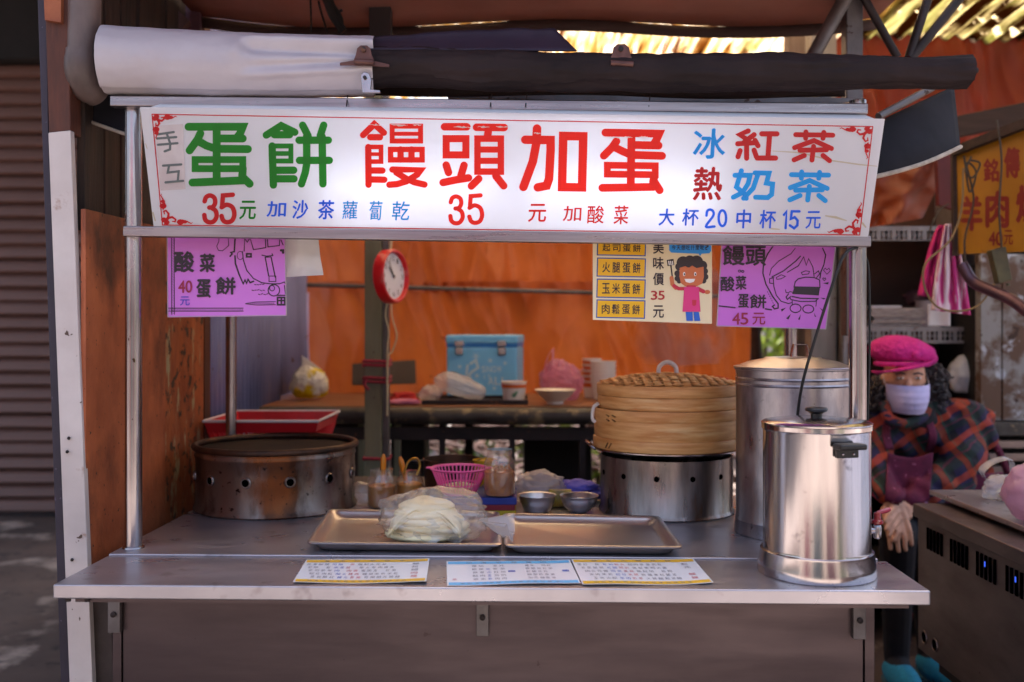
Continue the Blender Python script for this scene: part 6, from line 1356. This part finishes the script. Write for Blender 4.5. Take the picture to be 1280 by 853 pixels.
for v, (c_, n_) in zip(jo.data.vertices, _nn): v.co = c_ + n_ * (.016*nz(c_, 8, 3) + .016*abs(noise.noise(c_*11)) + .007*math.sin(c_.z*55 + c_.x*30 + 7*nz(c_, 4)))
PINKC = M('pink_cuff', '#d8306a', rough=.8); LILC = M('lilac_cuff', '#c48ac0', rough=.8)
for wr, el, m_ in ((wrL, elL, PINKC), (wrR, elR, LILC)): d = (wr - el).normalized(); MB().tube([wr - d*.045, wr - d*.03, wr - d*.005], [.044,.042,.037], 20).build('cuff', m_, wo)
APR = M('maroon_apron', '#561030', '#68183c', scale=30, rough=.85, c4='#b06a88', s4=60, t4=.66)
from mathutils.bvhtree import BVHTree
jo.data.update(); _bv = BVHTree.FromPolygons([v.co for v in jo.data.vertices], [tuple(p.vertices) for p in jo.data.polygons])
def onj(x, y, off, flat=0):
    "point lying on the jacket where the photo shows x, y"
    e_ = Vector((0, 0, CZ)); d_ = (W(x, y) - e_).normalized(); h_ = _bv.ray_cast(e_, d_)
    p_ = h_[0] if h_[0] else W(x, y, -.05)
    if flat and p_.y > PY - flat: p_ = W(x, y, -flat)
    return p_ - d_*off
def apr(u, v):
    x = 1110 + 56*u - 4*v; y = 566 + 60*v + 6*math.sin(math.pi*u); return onj(x, y, .010 + .004*math.sin(9*u + 5*v), .12)
MB().grid(apr, 20, 14).build('apron', APR, wo, 80, solid=.006)
MB().grid(lambda u, v: W(1168 + 85*u, 600 + 55*v - 10*u, .04 + .10*u - .02*math.sin(math.pi*v) + .012*math.sin(14*u)), 20, 10).build('apron_skirt', APR, wo, 80, solid=.006)
for pts in (((1112,562),(1108,545),(1110,525),(1120,512)), ((1162,565),(1166,545),(1160,525),(1156,514))): cv = curve([(*q, 0) for q in pts], 4); MB().grid(lambda u, v: onj(cv[round(u*(len(cv)-1))].x + (v-.5)*10, cv[round(u*(len(cv)-1))].y, .006), len(cv)-1, 4).build('apron_strap', APR, wo, 80, solid=.005)
MB().tube(curve([W(1228,530,.1), W(1246,560,.14), W(1256,582,.18), W(1262,598,.22)], 4), .014, 8).build('apron_strap', APR, wo)
# hair
rd = random.Random(4); mb = MB()
for k in range(150):
    if k % 3: c_ = W(rd.uniform(1148,1183), rd.uniform(458,506), rd.uniform(-.04,.08))
    else: c_ = W(rd.uniform(1086,1102), rd.uniform(476,512), rd.uniform(-.02,.08))
    r_ = rd.uniform(.008,.016); ax = Vector((rd.uniform(-1,1), rd.uniform(-1,1), rd.uniform(-1,1))).normalized(); o1 = ax.orthogonal().normalized(); o2 = ax.cross(o1)
    mb.tube([c_ + o1*r_*math.cos(a) + o2*r_*math.sin(a) + ax*.003*a for a in [j*.8 for j in range(11)]], .0045, 5)
mb.ball(W(1158,480,.06), (.07,.07,.075), 20, 14, lambda d: 1 + .2*nz(d, 5)); mb.ball(W(1097,488,.05), (.03,.05,.06), 16, 12, lambda d: 1 + .2*nz(d, 5))
mb.build('hair', HAIR, wo)
# cap
CAPM = M('pink_corduroy', '#e0309a', '#c9248a', scale=70, rough=.9, bump=1.0, bscale=90)
cc_ = W(1129, 446, .01)
def capf(d): 
    return 1 + .05*nz((d.x*2, d.y*2, d.z*2), 1.5) + .012*math.sin(8*math.atan2(d.y, d.x)) - (.25*max(0, -d.z - .35))
mb = MB(); mb.ball(cc_ + Vector((.004,.02,.012)), (.118,.125,.066), 48, 28, capf)
mb.v = [(x + .25*max(0, x - cc_.x)*max(0,-(z - cc_.z - .03))*3, y, z - .12*(x - cc_.x)) for x, y, z in mb.v]; mb.build('cap_crown', CAPM, wo, 80)
def vis(u, v):
    a = -math.pi/2 + (u - .5)*2.3 - .18; r0 = .085 + .058*v*math.sin(math.pi*(.12 + .76*u))
    return cc_ + Vector((r0*math.cos(a)*1.12 - .012, r0*math.sin(a)*1.05, -.030 - .018*v*math.sin(math.pi*u) - .008*abs(2*u-1)**2 + .012*v + .028*math.cos(a)))
MB().grid(vis, 28, 8).build('cap_visor', CAPM, wo, 80, solid=.006)
MB().tube([cc_ + Vector((.088*math.cos(a)*1.05 - .004, .1*math.sin(a), -.026)) for a in [2*math.pi*k/36 for k in range(37)]], .009, 8, False).build('cap_band', CAPM, wo)
mb = MB(); mb.ball(W(1159, 446, -.085), (.032,.012,.018), 16, 10, lambda d: 1 + .2*nz(d, 4)); mb.ball(W(1146, 444, -.10), (.016,.010,.014), 14, 8); mb.build('cap_bow', CAPM, wo)
# face mask with pleats, eyes, brows
MSK = M('lilac_mask', '#d2caf2', '#c6beea', scale=8, rough=.7)
def msk(u, v):
    a = -math.pi/2 + (u - .5)*2.35 - .12; z = -.026 - .104*v; bul = .022*math.sin(math.pi*v)*math.cos((u-.5)*2.6); pl_ = .0012*(1 if int(v*9) % 2 else -1)
    tp__ = 1 - .26*v*v
    return hd + Vector(((.083*tp__ + bul*.3)*math.cos(a), (.108 + bul + pl_)*math.sin(a) , z - .006*math.cos((u-.5)*3)))
MB().grid(msk, 28, 18).build('face_mask', MSK, wo, 80, solid=.002)
EW = M('eye_white', '#d8ccc6', rough=.3); EP = M('dark_eye', '#1c1210', rough=.2)
for dx, dyy in ((-.045,-.079), (.015,-.087)):
    q = hd + Vector((dx, dyy - .003, -.004)); MB().ball(q, (.014,.008,.0045), 14, 8).build('eye', EW, wo); MB().ball(q + Vector((-.001,-.005,0)), (.0055,.004,.0045), 12, 8).build('pupil', EP, wo)
    MB().tube(curve([q + Vector((-.018,-.002,.014)), q + Vector((0,-.006,.019)), q + Vector((.017,-.002,.013))], 4), .0028, 6).build('eyebrow', HAIR, wo)
for s in (-1, 1): MB().tube(curve([msk(0 if s < 0 else 1, .1), hd + Vector((s*.082,.0,.012)), hd + Vector((s*.08,.02,-.02)), msk(0 if s < 0 else 1, .9)], 5), .0018, 6).build('mask_loop', WHT, wo)
mb = MB(); mb.tube(curve([W(1105,505,-.03), W(1112,524,-.08), W(1132,530,-.09), W(1152,522,-.06), W(1160,508,.0)], 5), .02, 12); mb.build('collar', PLD, wo)
TEAL = M('teal_knit', '#1a8fb8', '#167a9e', scale=90, rough=.85, bump=.5)
for i, an in enumerate((ankA, ankB)):
    d = Vector((-.02,-.15,0)); c_ = an + d*.5; c_.z = .047
    mb = MB(); mb.ball(c_, (.052,.135,.05), 28, 16, lambda q: 1 - .12*max(0, -q.y)*max(0, q.z)); mb.v = [(x, y, max(.016, z)) for x, y, z in mb.v]; s_ = mb.build('shoe', TEAL, wo, 80)
    mb = MB(); mb.ball(Vector((c_.x, c_.y, .012)), (.055,.139,.02), 28, 10); mb.v = [(x, y, min(.018, max(.001, z))) for x, y, z in mb.v]; mb.build('sole', M('teal_sole', '#1b4a5c', rough=.7), s_, 80)
so_ = thing('stool', 'low red plastic stool under the seated woman', 'stool', (hip.x, hip.y, 0))
zz = hip.z - .165
MB().box(hip.x-.17, hip.x+.17, hip.y-.16, hip.y+.17, zz-.03, zz).build('seat', REDPL, so_, bevel=.012)
for sx in (-1, 1):
    for sy_ in (-1, 1): MB().bar((hip.x+sx*.16, hip.y+sy_*.15, 0), (hip.x+sx*.13, hip.y+sy_*.12, zz-.031), .035, .035, (0,1,0)).build('leg', REDPL, so_)

# ================================================================ steam over the lid
stm = bpy.data.materials.new('steam'); stm.use_nodes = True; t_ = stm.node_tree; N = t_.nodes; L = t_.links; N.clear()
o_ = N.new('ShaderNodeOutputMaterial'); pv_ = N.new('ShaderNodeVolumePrincipled'); pv_.inputs['Color'].default_value = (1,1,1,1); L.new(pv_.outputs[0], o_.inputs['Volume'])
tc = N.new('ShaderNodeTexCoord'); mp = N.new('ShaderNodeMapping'); mp.inputs['Scale'].default_value = (9, 9, 3.5); mp.inputs['Rotation'].default_value = (0, R(20), 0); L.new(tc.outputs['Object'], mp.inputs[0])
no = N.new('ShaderNodeTexNoise'); no.inputs['Scale'].default_value = 1.3; no.inputs['Detail'].default_value = 3; no.inputs['Distortion'].default_value = 1.2; L.new(mp.outputs[0], no.inputs['Vector'])
mr = N.new('ShaderNodeMapRange'); mr.inputs['From Min'].default_value = .5; mr.inputs['From Max'].default_value = .75; mr.inputs['To Max'].default_value = 9; L.new(no.outputs['Fac'], mr.inputs[0]); L.new(mr.outputs[0], pv_.inputs['Density'])
mb = MB(); sc0 = Vector((c1.x + .05, c1.y + .05, c1.z + .11)); mb.lathe([(0,-.0),(.12,.01),(.15,.06),(.16,.16),(.13,.26),(.05,.32),(0,.33)], sc0, 20)
kind(mb.build('steam', stm), 'stuff')

# ================================================================ across the street (seen only mirrored in the steel)
FW = M('street_plaster', '#a0978e', '#8c837a', scale=2, rough=.85, bump=.05)
ob = thing('opposite_shophouse', 'plain shophouse across the street behind the camera', 'building', (0, -4.4, 0))
MB().box(-7, 7, -4.8, -4.5, 0, 2.9).build('wall', FW, ob)
for i, (x, hexc) in enumerate(((-5.2,'#7c3c4c'), (-2.2,'#4a5a62'), (.9,'#6a4a54'), (4.1,'#5c6a4a'))):
    d_ = MB().box(x, x+2.1, -4.495, -4.44, .05, 2.3).build('shopfront', M('shopfront_%d' % i, hexc, rough=.6), ob)
    MB().add([(x-.1,-4.4,2.75),(x+2.2,-4.4,2.75),(x+2.2,-3.5,2.4),(x-.1,-3.5,2.4)], [(0,1,2,3)]).build('shop_awning', M('awning_%d' % i, ('#b9a8a0','#a8385a','#9aa6ae','#c0b49a')[i], rough=.8), ob, solid=.01)
bpy.data.objects.remove(_fo); bpy.data.scenes.remove(_fs)
